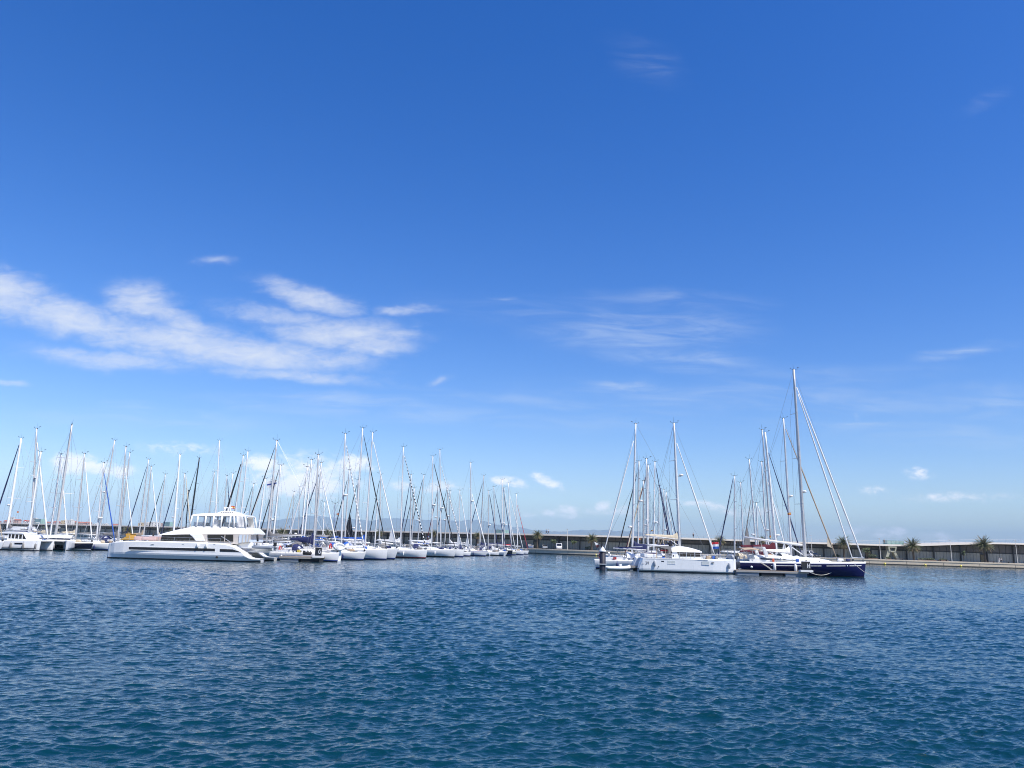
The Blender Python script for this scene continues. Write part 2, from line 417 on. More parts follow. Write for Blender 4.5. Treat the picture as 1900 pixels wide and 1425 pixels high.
def on_quay(px, o_, z=1.6):
    i = qi_at(px, o_); p = off(i, o_, z); return Vector((XZ(px, p[1], z + 1), p[1], z))
ZQ = 1.6
def roof_z(x): return 6.75 + 1.55 * sst((x - 128) / 42) - .25 * sst((x - 60) / 40) * (1 - sst((x - 120) / 30))
def build_quay():
    conc = mat('quay_concrete', (.54, .46, .34), .9, var=.18, scale=.8, streak=.35, bump=.4)
    wet = mat('wet_weedy_stone', (.035, .035, .028), .6, var=.4, scale=1.5)
    pav = mat('quay_paving', (.46, .42, .35), .9, var=.12, scale=.5)
    mb = MB(); n = len(Q)
    mb.loft([[off(i, .05, -1), off(i, .05, .32)] for i in range(n)], closed=False, mi=1, smooth=False)
    mb.loft([[off(i, 0, .32), off(i, 0, 1.22)] for i in range(n)], closed=False, mi=0, smooth=False)
    mb.loft([[off(i, -.12, 1.25), off(i, -.12, ZQ), off(i, .9, ZQ + .02)] for i in range(n)], closed=False, mi=0, smooth=False)
    mb.loft([[off(i, -.12, 1.25), off(i, 0, 1.22)] for i in range(n)], closed=False, mi=0, smooth=False)
    mb.loft([[off(i, .9, ZQ + .02), off(i, 34, ZQ + .05), off(i, 60, ZQ)] for i in range(n)], closed=False, mi=2, smooth=False)
    for i in range(4, n - 3, 5):     # expansion joints and bollard blocks on the face
        p = off(i, -.01, .78); d = math.atan2(QN[i].y, QN[i].x) - math.pi / 2
        mb.box(p, (.07, .06, .9), d, 1)
    tag(mb.build('quay', [conc, wet, pav]), kind='structure')
build_quay()
def build_building():
    slab = mat('roof_slab_concrete', (.46, .43, .38), .8, var=.1, scale=.6, streak=.25)
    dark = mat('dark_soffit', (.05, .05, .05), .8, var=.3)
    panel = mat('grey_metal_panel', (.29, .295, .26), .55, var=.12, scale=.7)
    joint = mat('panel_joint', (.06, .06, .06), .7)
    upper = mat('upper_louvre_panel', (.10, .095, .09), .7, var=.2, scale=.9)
    n = len(Q); o = root('breakwater_building', (Q[n // 2].x, Q[n // 2].y, ZQ), 0, 'long low promenade building with a flat pale roof along the whole breakwater', 'building')
    inv = -Vector(o.location)
    def B(mb, nm, ms, par=o, bev=0):
        mb.v = [tuple(Vector(v) + inv) for v in mb.v]; ob = mb.build(nm, ms, par); return ob
    S_, E = 1, n - 2; D0 = 13.0
    mb = MB()
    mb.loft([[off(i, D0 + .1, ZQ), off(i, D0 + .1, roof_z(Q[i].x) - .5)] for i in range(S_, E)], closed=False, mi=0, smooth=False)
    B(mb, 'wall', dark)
    for b0 in range(S_, E - 1, 4):
        pm, dm, lm, cm = MB(), MB(), MB(), MB()
        for i in range(b0, min(b0 + 4, E - 1)):
            a = Vector(off(i, D0, 0)); b = Vector(off(i + 1, D0, 0)); rz = math.atan2((b - a).y, (b - a).x)
            L = (b - a).length; door = i * 7919 % 17 == 3; c = a.lerp(b, .5)
            if door: dm.box((c.x, c.y, ZQ + 1.25), (1.9, .1, 2.4), rz)
            else:
                for q in (0, 1):
                    c2 = a.lerp(b, .27 + .5 * q); pm.box((c2.x, c2.y, ZQ + 1.5), (L * .46, .12, 2.9), rz)
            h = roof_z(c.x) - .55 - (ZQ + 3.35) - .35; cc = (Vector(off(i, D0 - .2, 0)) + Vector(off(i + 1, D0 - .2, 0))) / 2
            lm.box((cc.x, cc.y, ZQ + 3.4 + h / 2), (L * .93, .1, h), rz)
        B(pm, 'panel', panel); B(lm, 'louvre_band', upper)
        if dm.v: B(dm, 'door', GLASSD)
        p = off(b0, D0 - .55, 0); h = roof_z(p[0]) - .6 - ZQ; rz = math.atan2(QN[b0].y, QN[b0].x) - math.pi / 2
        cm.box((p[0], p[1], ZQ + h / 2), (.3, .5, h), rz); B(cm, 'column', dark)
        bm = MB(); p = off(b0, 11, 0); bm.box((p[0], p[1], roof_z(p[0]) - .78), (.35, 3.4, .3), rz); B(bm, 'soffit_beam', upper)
    mb = MB()
    rings = []
    for i in range(S_, E):
        z = roof_z(Q[i].x)
        rings.append([off(i, 8.45, z - .52), off(i, 8.75, z), off(i, 26, z + .1), off(i, 26, z - .6), off(i, 9.6, z - .62)])
    mb.loft(rings, closed=True, smooth=False)
    B(mb, 'roof', slab)
    mb = MB()
    for i in range(S_, E):
        p = off(i, 9.4, roof_z(Q[i].x)); mb.tube([p, (p[0], p[1], p[2] + 1.02)], .022, 4)
    for h in (1.02, .55):
        mb.tube([off(i, 9.4, roof_z(Q[i].x) + h) for i in range(S_, E)], .016 if h < 1 else .024, 4)
    B(mb, 'railing', STEEL)
build_building()
def glass_box(px, w, h, label):
    i = qi_at(px, 10); z = roof_z(Q[i].x); p = Vector(off(i, 12, z)); x = XZ(px, p.y, z)
    g = mat('green_sheet_glass', (.30, .48, .44), .06, var=.1, alpha=.6)
    o = root('stair_enclosure', (x, p.y, z + .06), math.atan2(QN[i].y, QN[i].x) - math.pi / 2, label, 'glass enclosure', 'glass stair enclosures on the breakwater roof')
    mb = MB()
    for sx, sy, dx, dy in ((0, -1.5, w, .04), (0, 1.5, w, .04), (-w / 2, 0, .04, 2.9), (w / 2, 0, .04, 2.9)): mb.box((sx, sy, h / 2), (dx, dy, h))
    mb.build('glass_screen', g, o)
    k = max(2, int(w / 1.3))
    for q in range(k + 1):
        for sy in (-1.55, 1.55): mb = MB(); mb.box((-w / 2 + w * q / k, sy, h / 2), (.06, .06, h + .04)); mb.build('post', STEEL, o)
glass_box(1658, 5.6, 1.25, 'green glass stair enclosure on the roof above the slanted concrete entrance')
glass_box(931, 4.2, 1.2, 'green glass stair enclosure on the roof beyond the red-covered sail boom')
glass_box(313, 6.5, 2.3, 'green glass stair enclosure on the roof beside the thick white mast')
glass_box(74, 8.5, 3.0, 'green glass stair enclosure on the roof behind the white sailing catamaran')

# slanted concrete entrance frame
def entrance():
    cr = mat('cream_concrete', (.36, .36, .27), .8, var=.08, scale=.8)
    p = on_quay(1655, 9.5); o = root('entrance_portal', p, 0, 'slanted cream concrete entrance portal in front of the dark breakwater building', 'entrance')
    s = .178
    def pr(poly, y0, y1): mb = MB(); mb.prism([((x - 1655) * s, (1036.5 - y) * s) for x, y in poly], y0, y1); return mb
    pr([(1640, 1036), (1645, 1036), (1651, 1021), (1646, 1019)], -.8, .8).build('leg', cr, o, bevel=.04)
    pr([(1662, 1036), (1667, 1036), (1661, 1023), (1656, 1022.5)], -.8, .8).build('leg', cr, o, bevel=.04)
    mb = MB()
    for poly in ([(1646.5, 1012.5), (1662.5, 1012.5), (1662, 1014.6), (1647.5, 1014.6)], [(1646.5, 1014.6), (1649, 1014.6), (1651, 1022), (1648, 1022)],
                 [(1660.4, 1014.6), (1662, 1014.6), (1660.5, 1022), (1658, 1022)], [(1649.5, 1020.4), (1659.5, 1020.4), (1658, 1023), (1651, 1023)]):
        mb.prism([((x - 1655) * s, (1036.5 - y) * s) for x, y in poly], -1, 1)
    mb.build('frame', cr, o)
    mb = MB(); mb.box((0, .3, 3.1), (2.2, .05, 1.2)); mb.build('window', CLEARG, o)
entrance()

# ---------------------------------------------------------------- palms, lamps, cars, shrubs, people along the quay
FRG = mat('palm_frond_green', (.095, .105, .036), .65, var=.5, scale=1.2)
FRY = mat('palm_frond_dry', (.24, .18, .085), .75, var=.35, scale=1.2)
PTR = mat('palm_trunk_bark', (.085, .065, .045), .95, var=.4, scale=3, bump=.6)
def palm(px, cy, width, label, seed):
    rg = random.Random(seed)
    p = on_quay(px, 6.5 if px > 960 else 5.5, ZQ)
    sc = p.y / 1427; r = width * sc / 2
    zc = P(px, cy, p.y).z
    o = root('palm_tree', p, 0, label, 'palm tree', 'palm trees along the breakwater promenade')
    h = zc - ZQ
    mb = MB(); pts = []; rad = []
    for q in range(9):
        t = q / 8; pts.append((.08 * math.sin(t * 3 + seed), .05 * math.sin(t * 2), h * t - .05)); rad.append(lerp(.34, .24, t) * (1 + .06 * (q % 2)) + (.16 * max(0, t - .8) / .2))
    mb.tube(pts, rad, 9); mb.build('trunk', PTR, o)
    mb = MB(); top = Vector(pts[-1])
    nf = 78
    for k in range(nf):
        az = k * 2.39996 + rg.uniform(-.2, .2); u = (k + .5) / nf
        el = R(lerp(82, -38, u ** .85)) + R(rg.uniform(-7, 7)); L = r * rg.uniform(.92, 1.16) * (1.0 if u < .75 else .88)
        droop = lerp(.5, 1.0, u) * rg.uniform(.7, 1.25)
        mi = 1 if (u > .74 and rg.random() < .75) or rg.random() < .12 else 0
        pos = top.copy(); ang = el; prev = None; ns = 9
        side = Vector((-math.sin(az), math.cos(az), 0))
        for s_ in range(ns + 1):
            t = s_ / ns
            d = Vector((math.cos(az) * math.cos(ang), math.sin(az) * math.cos(ang), math.sin(ang)))
            if prev is not None and s_ > 1:
                upv = side.cross(d)
                for sg in (-1, 1):
                    wl = (.62 * math.sin(math.pi * min(1, t * .9 + .12)) + .06) * r * .26 * rg.uniform(.75, 1.2)
                    for jj in (.0, .5):
                        a0 = prev.lerp(pos, jj); a1 = prev.lerp(pos, jj + .3)
                        tip = a0 + side * sg * wl + d * wl * .9 - Vector((0, 0, wl * .45)) + upv * .05
                        mb.add([a0, a1, tip], [(0, 1, 2)], mi)
            if s_ > 0 and prev is not None and s_ <= 3: mb.tube([prev, pos], .035, 3, mi, caps=False)
            prev = pos.copy(); pos = pos + d * (L / ns); ang -= droop * (1.5 / ns) * (0.4 + t)
    cr_ = mb.build('crown', [FRG, FRY], o)
    if h > 2.5 and seed % 2:
        mb = MB(); mb.ball((0, 0, h + .02), .5, 8, 6, 0, (1, 1, .8)); mb.build('boot', PTR, cr_)
PALMS = [(237, 985, 25, 'dark palm tree on the quay behind the small ochre cover'), (522, 988, 22, 'palm tree with upright fronds behind the twin-domed grey mast'),
         (605, 989, 22, 'palm tree on the breakwater between the cream and white furled sails'), (703, 989, 20, 'palm tree half hidden by two masts beside a furled black sail'),
         (804, 990, 20, 'palm tree partly behind the masts next to the blue-shirted person'), (886, 994, 19, 'palm tree crossed by a white furled sail near the navy sail cover'),
         (997, 993, 25, 'round bushy palm tree standing alone beside the parked white car'), (1098, 1000, 26, 'palm tree beside the red and white pennant'),
         (1336, 1004, 26, 'palm tree behind the red white and blue flag'), (1415, 1002, 20, 'palm tree top showing over the burgundy sail cover'),
         (1566, 1008, 34, 'broad palm tree crossed by the two white furled sails'), (1695, 1013, 38, 'palm tree standing just beyond the slanted concrete entrance'),
         (1828, 1011, 40, 'tallest dark palm tree beside two people walking on the quay'), (318, 985, 12, 'small palm tree beside the thick white mast')]
for k, a in enumerate(PALMS): palm(*a, seed=k + 3)
def lamp(px, topy, label):
    p = on_quay(px, 3.2 if px > 960 else 4); zt = P(px, topy, p.y).z; h = zt - ZQ
    o = root('lamp_post', p, 0, label, 'lamp post', 'lamp posts along the breakwater quay')
    mb = MB(); mb.tube([(0, 0, 0), (0, 0, .25), (-.02, 0, .3), (-.08 * h / 6, 0, h)], [.16, .16, .085, .055], 7); mb.build('pole', mat('lamp_grey_paint', (.42, .41, .38), .6), o)
    mb = MB(); mb.box((-.3, -.1, h + .02), (.75, .3, .12)); mb.build('lamp_head', ALU, o, bevel=.03)
lamp(1053, 982, 'tall grey lamp post between the white van and a leafy palm')
lamp(1507, 994, 'grey lamp post just past the bow-side of the tallest mast')
lamp(1634, 999, 'grey lamp post next to the slanted concrete entrance')
lamp(1766, 1002, 'grey lamp post halfway between two palms')
lamp(1888, 1003, 'grey lamp post beyond the tallest dark palm')
lamp(1321, 999, 'pale lamp post behind the white coachroof of the cruising catamaran')
lamp(889, 986, 'slim lamp post behind the tall grey mast and the crossing furled sail')

CARW = mat('white_car_paint', (.72, .72, .72), .25, coat=.6, var=.02); CARS = mat('silver_car_paint', (.42, .43, .45), .3, .4, coat=.6, var=.02); CARD = mat('dark_car_paint', (.03, .035, .045), .25, coat=.6)
def car(px, o_, col_, label, van=False, rz=0.0):
    p = on_quay(px, o_); o = root('parked_van' if van else 'parked_car', p, rz, label, 'van' if van else 'car', 'vehicles parked along the quay')
    L, Wd, H = (4.6, 1.95, 2.1) if van else (4.1, 1.75, 1.46)
    hb = .95 if not van else 1.05
    mb = MB()
    if van: prof = [(-L / 2, .3), (L / 2, .3), (L / 2, .8), (L / 2 - .5, 1.05), (L / 2 - 1.1, H - .05), (L / 2 - 1.5, H), (-L / 2 + .1, H), (-L / 2, H - .2)]
    else: prof = [(-L / 2, .3), (L / 2, .3), (L / 2, .68), (L / 2 - .25, .82), (L / 2 - 1.1, .95), (L / 2 - 1.75, H - .06), (L / 2 - 2.1, H), (-L / 2 + .8, H), (-L / 2 + .25, 1.0), (-L / 2, .9)]
    mb.prism(prof, -Wd / 2, Wd / 2); mb.build('body', col_, o, bevel=.08)
    mb = MB()
    if van: q = [(L / 2 - .6, 1.1), (L / 2 - 1.12, H - .2), (L / 2 - 2.2, H - .2), (L / 2 - 2.2, 1.1)]
    else: q = [(L / 2 - 1.2, .98), (L / 2 - 1.78, H - .12), (-L / 2 + .85, H - .12), (-L / 2 + .4, 1.0)]
    mb.prism(q, -Wd / 2 - .012, Wd / 2 + .012); mb.build('side_window', GLASSD, o)
    mb = MB(); a, b = prof[3 if van else 4], prof[4 if van else 5]
    d = Vector((b[0] - a[0], 0, b[1] - a[1])); nrm = Vector((d.z, 0, -d.x)).normalized() * .015
    for t0, t1 in ((.12, .9),):
        v = [Vector((a[0], y, a[1])) + d * t + nrm for t, y in ((t0, -Wd * .42), (t0, Wd * .42), (t1, Wd * .39), (t1, -Wd * .39))]
        mb.add(v, [(0, 1, 2, 3)])
    mb.build('windscreen', GLASSD, o)
    for sx in (-1, 1):
        for sy in (-1, 1):
            mb = MB(); mb.tube([(sx * L * .31, sy * (Wd / 2 - .2), .31), (sx * L * .31, sy * (Wd / 2 + .01), .31)], .31, 12); w_ = mb.build('wheel', RUB, o)
            mb = MB(); mb.tube([(sx * L * .31, sy * (Wd / 2 + .01), .31), (sx * L * .31, sy * (Wd / 2 + .03), .31)], .19, 10); mb.build('rim', STEEL, w_)
    for sy in (-1, 1):
        mb = MB(); mb.box((L / 2 - .02, sy * Wd * .36, .68), (.08, .34, .14)); mb.build('headlight', STEEL, o)
A90 = -math.pi / 2
car(985, 9, CARW, 'white car parked nose-out beside the round bushy palm', rz=A90)
car(1011, 8.5, CARS, 'low silver car parked between the white car and the white van', rz=A90)
car(1037, 8.5, CARW, 'white van parked near the tall grey lamp post', True, rz=A90)
car(1499, 7, CARW, 'white van seen just past the tallest mast and the grey lamp post', True, rz=R(-60))
car(1511, 6, CARD, 'dark blue-grey car parked beside the white van near the yacht foredeck', rz=R(-75))
car(962, 9, CARS, 'silver car parked behind the last moored sailboat bows', rz=A90)

LEAF = [mat('shrub_leaf_dark', (.030, .042, .018), .7, var=.4, scale=4), mat('shrub_leaf_light', (.085, .12, .040), .7, var=.4, scale=4)]
def leafy(mb, c, rx, ry, rz_, n, rg, s=.16):
    for _ in range(n):
        while True:
            v = Vector((rg.uniform(-1, 1), rg.uniform(-1, 1), rg.uniform(-1, 1)))
            if .25 < v.length < 1: break
        q = Vector(c) + Vector((v.x * rx, v.y * ry, v.z * rz_))
        a = Vector((rg.gauss(0, 1), rg.gauss(0, 1), rg.gauss(0, 1))).normalized(); b = a.orthogonal().normalized() * s * rg.uniform(.6, 1.3); a = a * s * rg.uniform(.6, 1.3)
        mb.add([q - a, q + b, q + a, q - b], [(0, 1, 2, 3)], 1 if rg.random() < .35 else 0)
def hedge(px0, px1, o_, h, label):
    p0, p1 = on_quay(px0, o_), on_quay(px1, o_); c = (p0 + p1) / 2; L = (p1 - p0).length; rg = random.Random(int(px0))
    o = root('planter_hedge', c, math.atan2((p1 - p0).y, (p1 - p0).x), label, 'hedge', 'low hedges in planters on the quay')
    mb = MB(); leafy(mb, (0, 0, .25 + h / 2), L / 2, .45, h / 2 + .1, int(60 * L), rg); mb.build('foliage', LEAF, o)
    mb = MB(); mb.box((0, 0, .14), (L, .9, .28)); mb.build('planter', mat('planter_timber', (.16, .10, .07), .8), o, bevel=.03)
hedge(1702, 1736, 6, .55, 'long low dark hedge beside the palm past the concrete entrance')
hedge(1644, 1653, 5, .6, 'short hedge at the foot of the concrete entrance')
hedge(1610, 1628, 8, 1.3, 'dark rounded hedge near the small pale tree')
hedge(1741, 1758, 6, .5, 'low hedge just before the lamp post between two palms')
hedge(1085, 1100, 8, 1.0, 'dark hedge at the foot of the palm by the pennant')
hedge(1544, 1560, 7, .9, 'dark hedge beneath the broad palm')
def tree(px, topy, w, label, seed):
    rg = random.Random(seed); p = on_quay(px, 7.5); zt = P(px, topy, p.y).z; h = zt - ZQ
    o = root('young_tree', p, 0, label, 'tree', 'young trees on the quay')
    mb = MB(); mb.tube([(0, 0, 0), (.05, 0, h * .5), (0, .05, h * .85)], [.07, .055, .03], 6)
    for q in range(5):
        a = q * 1.3; mb.tube([(.03, 0, h * .55), (math.cos(a) * w * .3, math.sin(a) * w * .3, h * .85)], [.035, .012], 4)
    mb.build('trunk', PTR, o)
    mb = MB()
    for q in range(7): leafy(mb, (rg.uniform(-.35, .35) * w, rg.uniform(-.3, .3) * w, h * rg.uniform(.68, .95)), w * .25, w * .25, h * .12, 55, rg, .13)
    mb.build('crown', LEAF[1:] + LEAF[:1], o)
tree(1607, 1017, 2.4, 'small pale green young tree just past the bow of the navy yacht', 1)
tree(1788, 1023, 1.6, 'thin young tree with sparse leaves past the lamp post between two palms', 2)
tree(1027, 1000, 2.0, 'slim young tree behind the silver car', 3)
tree(1065, 1003, 2.0, 'slim young tree near the tall lamp post', 4)
tree(84, 977, 4.0, 'bright green young tree seen under the white mast of the sailing catamaran', 5)
def buoy(px, py, label):
    i = qi_at(px, -.6); p = off(i, -.75, 0); mb = MB(); o = root('mooring_buoy', (XZ(px, p[1], .3), p[1], .3), 0, label, 'buoy', 'yellow buoys along the quay face')
    mb.ball((0, 0, 0), .34, 12, 9); mb.build('float', YELL, o)
    mb = MB(); mb.tube([(0, 0, .3), (0, 0, .48)], .05, 6); mb.build('ring', RUB, o)
buoy(1642, 1046, 'yellow buoy on the quay face below the concrete entrance')
buoy(1717, 1048, 'yellow buoy on the quay face near the palm past the entrance')
buoy(1783, 1050, 'yellow buoy on the quay face nearest the lamp post between two palms')
buoy(1106, 1048, 'yellow buoy on the quay face beside the navy mooring pile')
def bench(px, w, label):
    p = on_quay(px, 4.5); o = root('quay_bench', p, 0, label, 'bench', 'benches on the quay')
    mb = MB(); mb.box((0, 0, .44), (w, .5, .08)); mb.build('seat', mat('dark_bench_timber', (.10, .065, .045), .8), o, bevel=.02)
    for sx in (-1, 1): mb = MB(); mb.box((sx * w * .4, 0, .2), (.14, .45, .4)); mb.build('leg', RUB, o)
bench(1668, 2.6, 'low wooden bench in front of the concrete entrance'); bench(1750, 2.4, 'low wooden bench near the low hedge before the lamp post')
bench(1838, 2.4, 'low wooden bench beside the tallest dark palm'); bench(1876, 2.4, 'low wooden bench just before the farthest lamp post')

SKIN = mat('skin', (.42, .26, .18), .6); CLW = mat('white_cloth', (.72, .72, .70), .85); CLD = mat('dark_cloth', (.02, .022, .03), .85); CLB = mat('blue_cloth', (.10, .22, .45), .85); CLK = mat('khaki_cloth', (.35, .30, .22), .85); HAIR = mat('dark_hair', (.03, .02, .015), .7)
def figure(loc, rz, label, shirt, trouser, stride=.28, lean=0.05, h=1.72, seated=False):
    """a standing or walking body grown over one connected skeleton; clothes are its children"""
    o = root('person', loc, rz, label, 'person')
    s = h / 1.75
    hip, ch, nk, hd = (0, 0, .92), (.03 + lean, 0, 1.32), (.04 + lean, 0, 1.48), (.06 + lean, 0, 1.68)
    J = [((0, 0, .94), .15), (ch, .17), (nk, .062), ((.05 + lean, 0, 1.57), .085), (hd, .095)]
    E = [(0, 1), (1, 2), (2, 3), (3, 4)]
    def chain(start, pts):
        prev = start
        for p, r_ in pts: J.append((p, r_)); E.append((prev, len(J) - 1)); prev = len(J) - 1
    for sg in (-1, 1):
        f = sg * stride
        chain(0, [((0, sg * .1, .86), .11), ((f * .55 + .04, sg * .1, .48), .068), ((f - (.06 if sg < 0 else 0), sg * .1, .09), .042), ((f + .15, sg * .1, .045), .036)])
        chain(1, [((.03 + lean, sg * .19, 1.38), .062), ((-f * .25 + lean, sg * .25, 1.1), .046), ((-f * .55 + .1 + lean, sg * .25, .86), .034), ((-f * .6 + .13 + lean, sg * .25, .78), .036)])
    def skin(name, pts, edges, M, par, grow=1.0, rootv=0):
        me = bpy.data.meshes.new(name); me.from_pydata([tuple(c * s for c in p) for p, _ in pts], edges, [])
        ob = bpy.data.objects.new(name, me); C.objects.link(ob); ob.parent = par; me.materials.append(M)
        md = ob.modifiers.new('skin', 'SKIN'); sv = me.skin_vertices[0].data
        for q, (_, r_) in enumerate(pts): sv[q].radius = (r_ * grow * s, r_ * grow * s); sv[q].use_root = q == rootv
        ob.modifiers.new('smooth', 'SUBSURF').levels = 1; ob.modifiers['smooth'].render_levels = 1
        return ob
    body = skin('body', J, E, SKIN, o)
    def sub(ids): mp = {v: k for k, v in enumerate(ids)}; return [J[v] for v in ids], [(mp[a], mp[b]) for a, b in E if a in mp and b in mp]
    p_, e_ = sub([0, 1, 9, 10, 17, 18]); skin('shirt', p_, e_, shirt, o, 1.16)
    p_, e_ = sub([0, 5, 6, 7, 13, 14, 15]); skin('trousers', p_, e_, trouser, o, 1.2)
    mb = MB(); mb.ball((.045 * s + lean * s, 0, 1.71 * s), .112 * s, 9, 6, half=True); mb.build('hair', HAIR, o)
    return o
def roof_person(px, *a, **k):
    i = qi_at(px, 10); z = roof_z(Q[i].x); p = off(i, 10.6, z); figure((XZ(px, p[1], z + 1), p[1], z + .02), *a, **k)
roof_person(1014, R(180), 'person in a pale blue shirt walking on the roof beside the round bushy palm', CLB, CLD)
roof_person(1017.5, R(185), 'person in a white top and dark trousers walking on the roof behind another', CLW, CLD)
roof_person(1286.5, R(90), 'person in dark clothes standing on the roof above the white catamaran', CLD, CLD, stride=.04)
roof_person(1641, R(90), 'person in dark clothes on the roof beside the green glass enclosure', CLD, CLD, stride=.05)
roof_person(537, R(0), 'person in a dark top on the roof near the leaning cream furled sail', CLD, CLK, stride=.05)
p = on_quay(1853.5, 4.2); figure(p, R(0), 'person in white walking along the quay beside the tallest dark palm', CLW, CLW, h=1.8)
p = on_quay(1857.5, 4.4); figure(p, R(10), 'person in a white shirt and dark trousers on the quay behind a companion in white', CLW, CLD, h=1.68)

# ---------------------------------------------------------------- far town beyond the building
def town():
    rg = random.Random(21)
    ROOF = mat('terracotta_tiles', (.36, .12, .07), .85, var=.25, scale=.3)
    cols = [('white', mat('white_render', (.70, .67, .62), .85, scale=.2)), ('ochre', mat('ochre_render', (.56, .42, .22), .85, scale=.2)), ('pale pink', mat('pink_render', (.56, .36, .28), .85, scale=.2))]
    mb = MB(); Yt = 1500
    xs = [P(x, 985, Yt).x for x in (-260, 380)]
    mb.loft([[(xs[0], Yt - 260, -2), (xs[1], Yt - 260, -2)], [(xs[0], Yt - 200, 4), (xs[1], Yt - 200, 3)], [(xs[0], Yt + 500, 16), (xs[1], Yt + 400, 5)], [(xs[0], Yt + 900, -2), (xs[1], Yt + 900, -2)]], closed=False, smooth=False)
    tag(mb.build('terrain', mat('scrub_land', (.20, .18, .12), .95, var=.3, scale=.01)), kind='structure')
    tops = [(-6, 966, 12, 0, 1), (14, 965, 9, 2, 1), (24, 960, 6, 0, 0), (33, 963, 10, 2, 1), (50, 965, 9, 0, 1), (66, 962, 8, 0, 0), (82, 967, 9, 2, 1), (91, 968, 7, 0, 1), (106, 967, 10, 2, 1), (119, 966, 8, 1, 0),
            (131, 965, 10, 0, 0), (141, 967, 8, 1, 1), (152, 968, 10, 2, 1), (164, 968, 9, 2, 1), (177, 972, 7, 0, 0), (196, 972, 9, 0, 0), (214, 972, 10, 0, 1), (262, 971, 8, 1, 0), (272, 970, 9, 0, 0), (283, 969, 9, 0, 0), (293, 970, 9, 0, 0), (302, 971, 7, 2, 0)]
    where = ['beyond the navy catamaran sail', 'over the grey sail cover', 'under the first crossed masts', 'by the thick white mast foot', 'between the two crossed masts', 'behind the sailing catamaran mast', 'over the glass roof enclosure',
             'beside the leaning white furled sail', 'over the cream sail cover', 'close before the second white furled sail', 'just past the second white furled sail', 'over the pale boom', 'near the third white furled sail', 'touching the third white furled sail',
             'behind the blue furled sail', 'past the blue furled sail', 'by the leaning grey masts', 'beyond the dark palm', 'over the ochre cover', 'beyond the slim white furled sail', 'near the dark furled sail foot', 'beside the small green glass enclosure']
    for k, (px, ty, w, ci, rf) in enumerate(tops):
        Y = Yt + rg.uniform(-90, 90); t = P(px, ty, Y); wd = w * Y / 1427; g = 5; dp = wd * rg.uniform(.8, 1.1)
        nm, cm = cols[ci]; hz = t.z - g
        o = root('town_house', (t.x, t.y, g - 2), R(rg.uniform(-14, 14)), '%s %s house of the far town, %s' % (nm, 'tile-roofed' if rf else 'flat-roofed', where[k]), 'house', 'houses of the far town beyond the breakwater')
        hw = hz + 2 - (2.4 if rf else 0)
        mb = MB(); mb.box((0, 0, hw / 2), (wd, dp, hw)); mb.build('wall', cm, o)
        if rf:
            mb = MB(); e = .5
            mb.add([(-wd / 2 - e, -dp / 2 - e, hw), (wd / 2 + e, -dp / 2 - e, hw), (wd / 2 + e, dp / 2 + e, hw), (-wd / 2 - e, dp / 2 + e, hw), (-wd / 2, 0, hw + 2.4), (wd / 2, 0, hw + 2.4)],
                   [(0, 1, 5, 4), (2, 3, 4, 5), (1, 2, 5), (3, 0, 4), (3, 2, 1, 0)]); mb.build('roof', ROOF, o)
        else:
            mb = MB(); mb.box((wd * .2, 0, hw + .7), (wd * .3, dp * .3, 1.4)); mb.box((0, 0, hw + .16), (wd + .4, dp + .4, .3)); mb.build('roof', cm, o)
        for fl in range(max(1, int((hw - 2) / 3.2))):
            for q in range(max(2, int(wd / 3))):
                mb = MB(); mb.box((-wd / 2 + (q + .5) * wd / max(2, int(wd / 3)), -dp / 2, hw - 2 - fl * 3.1), (1.1, .12, 1.5)); mb.build('window', GLASSD, o)
town()

# ---------------------------------------------------------------- sailboats
def hull_mesh(L, B, F0, F1, bow_rake=.25, stern=.80, rows=None, sugar=.25, full=.9):
    """lofted monohull; x forward, z up from the waterline. Returns rings and the sheer line"""
    rows = rows or [-.35, .11, .24, .45, .75, .93, 1.0]
    rings = []; sheer = []
    ns = 16
    for i in range(ns + 1):
        t = i / ns
        b = B / 2 * (lerp(stern, 1, sst(t / .45)) if t < .45 else max(0.015, (1 - ((t - .45) / .55) ** 2.3) ** full))
        Fz = lerp(F0, F1, t ** 1.5)
        ring = []
        for r_ in rows:
            z = r_ if r_ < .26 else r_ * Fz
            zz = (z + .35) / (Fz + .35)
            y = b * (1 - (1 - zz) ** 2.6 * lerp(.55, .85, t))
            x = -L / 2 + t * L
            if t > .8: x -= bow_rake * (1 - zz) * ((t - .8) / .2)
            if t < .12: x += sugar * zz * (1 - t / .12)
            ring.append((x, y, z))
        rings.append(ring); sheer.append((ring[-1][0], ring[-1][1], ring[-1][2]))
    return rings, sheer
def add_hull(par, L, B, F0, F1, mh, mstripe, mrub, **k):
    rings, sheer = hull_mesh(L, B, F0, F1, **k)
    mb = MB(); bm = [0, 1, 2, 2, 2, 3]
    mb.loft(rings, closed=False, band_mi=bm)
    mb.loft([[(x, -y, z) for x, y, z in r] for r in rings][::-1], closed=False, band_mi=bm)
    tr = rings[0]; mb.add([(x, y, z) for x, y, z in tr] + [(x, -y, z) for x, y, z in reversed(tr)], [tuple(reversed(range(2 * len(tr))))], 2)
    mb.build('hull', [ANTIF, mstripe, mh, mrub], par)
    mb = MB()
    mb.loft([[(x, y, z), (x, y * .9, z + .07), (x, 0, z + .12), (x, -y * .9, z + .07), (x, -y, z)] for x, y, z in sheer], closed=False, smooth=False)
    x, y, z = sheer[0]; mb.add([(x, y, z), (x, y * .9, z + .07), (x, 0, z + .12), (x, -y * .9, z + .07), (x, -y, z)], [(4, 3, 2, 1, 0)])
    mb.build('deck', DECKW, par)
    return sheer
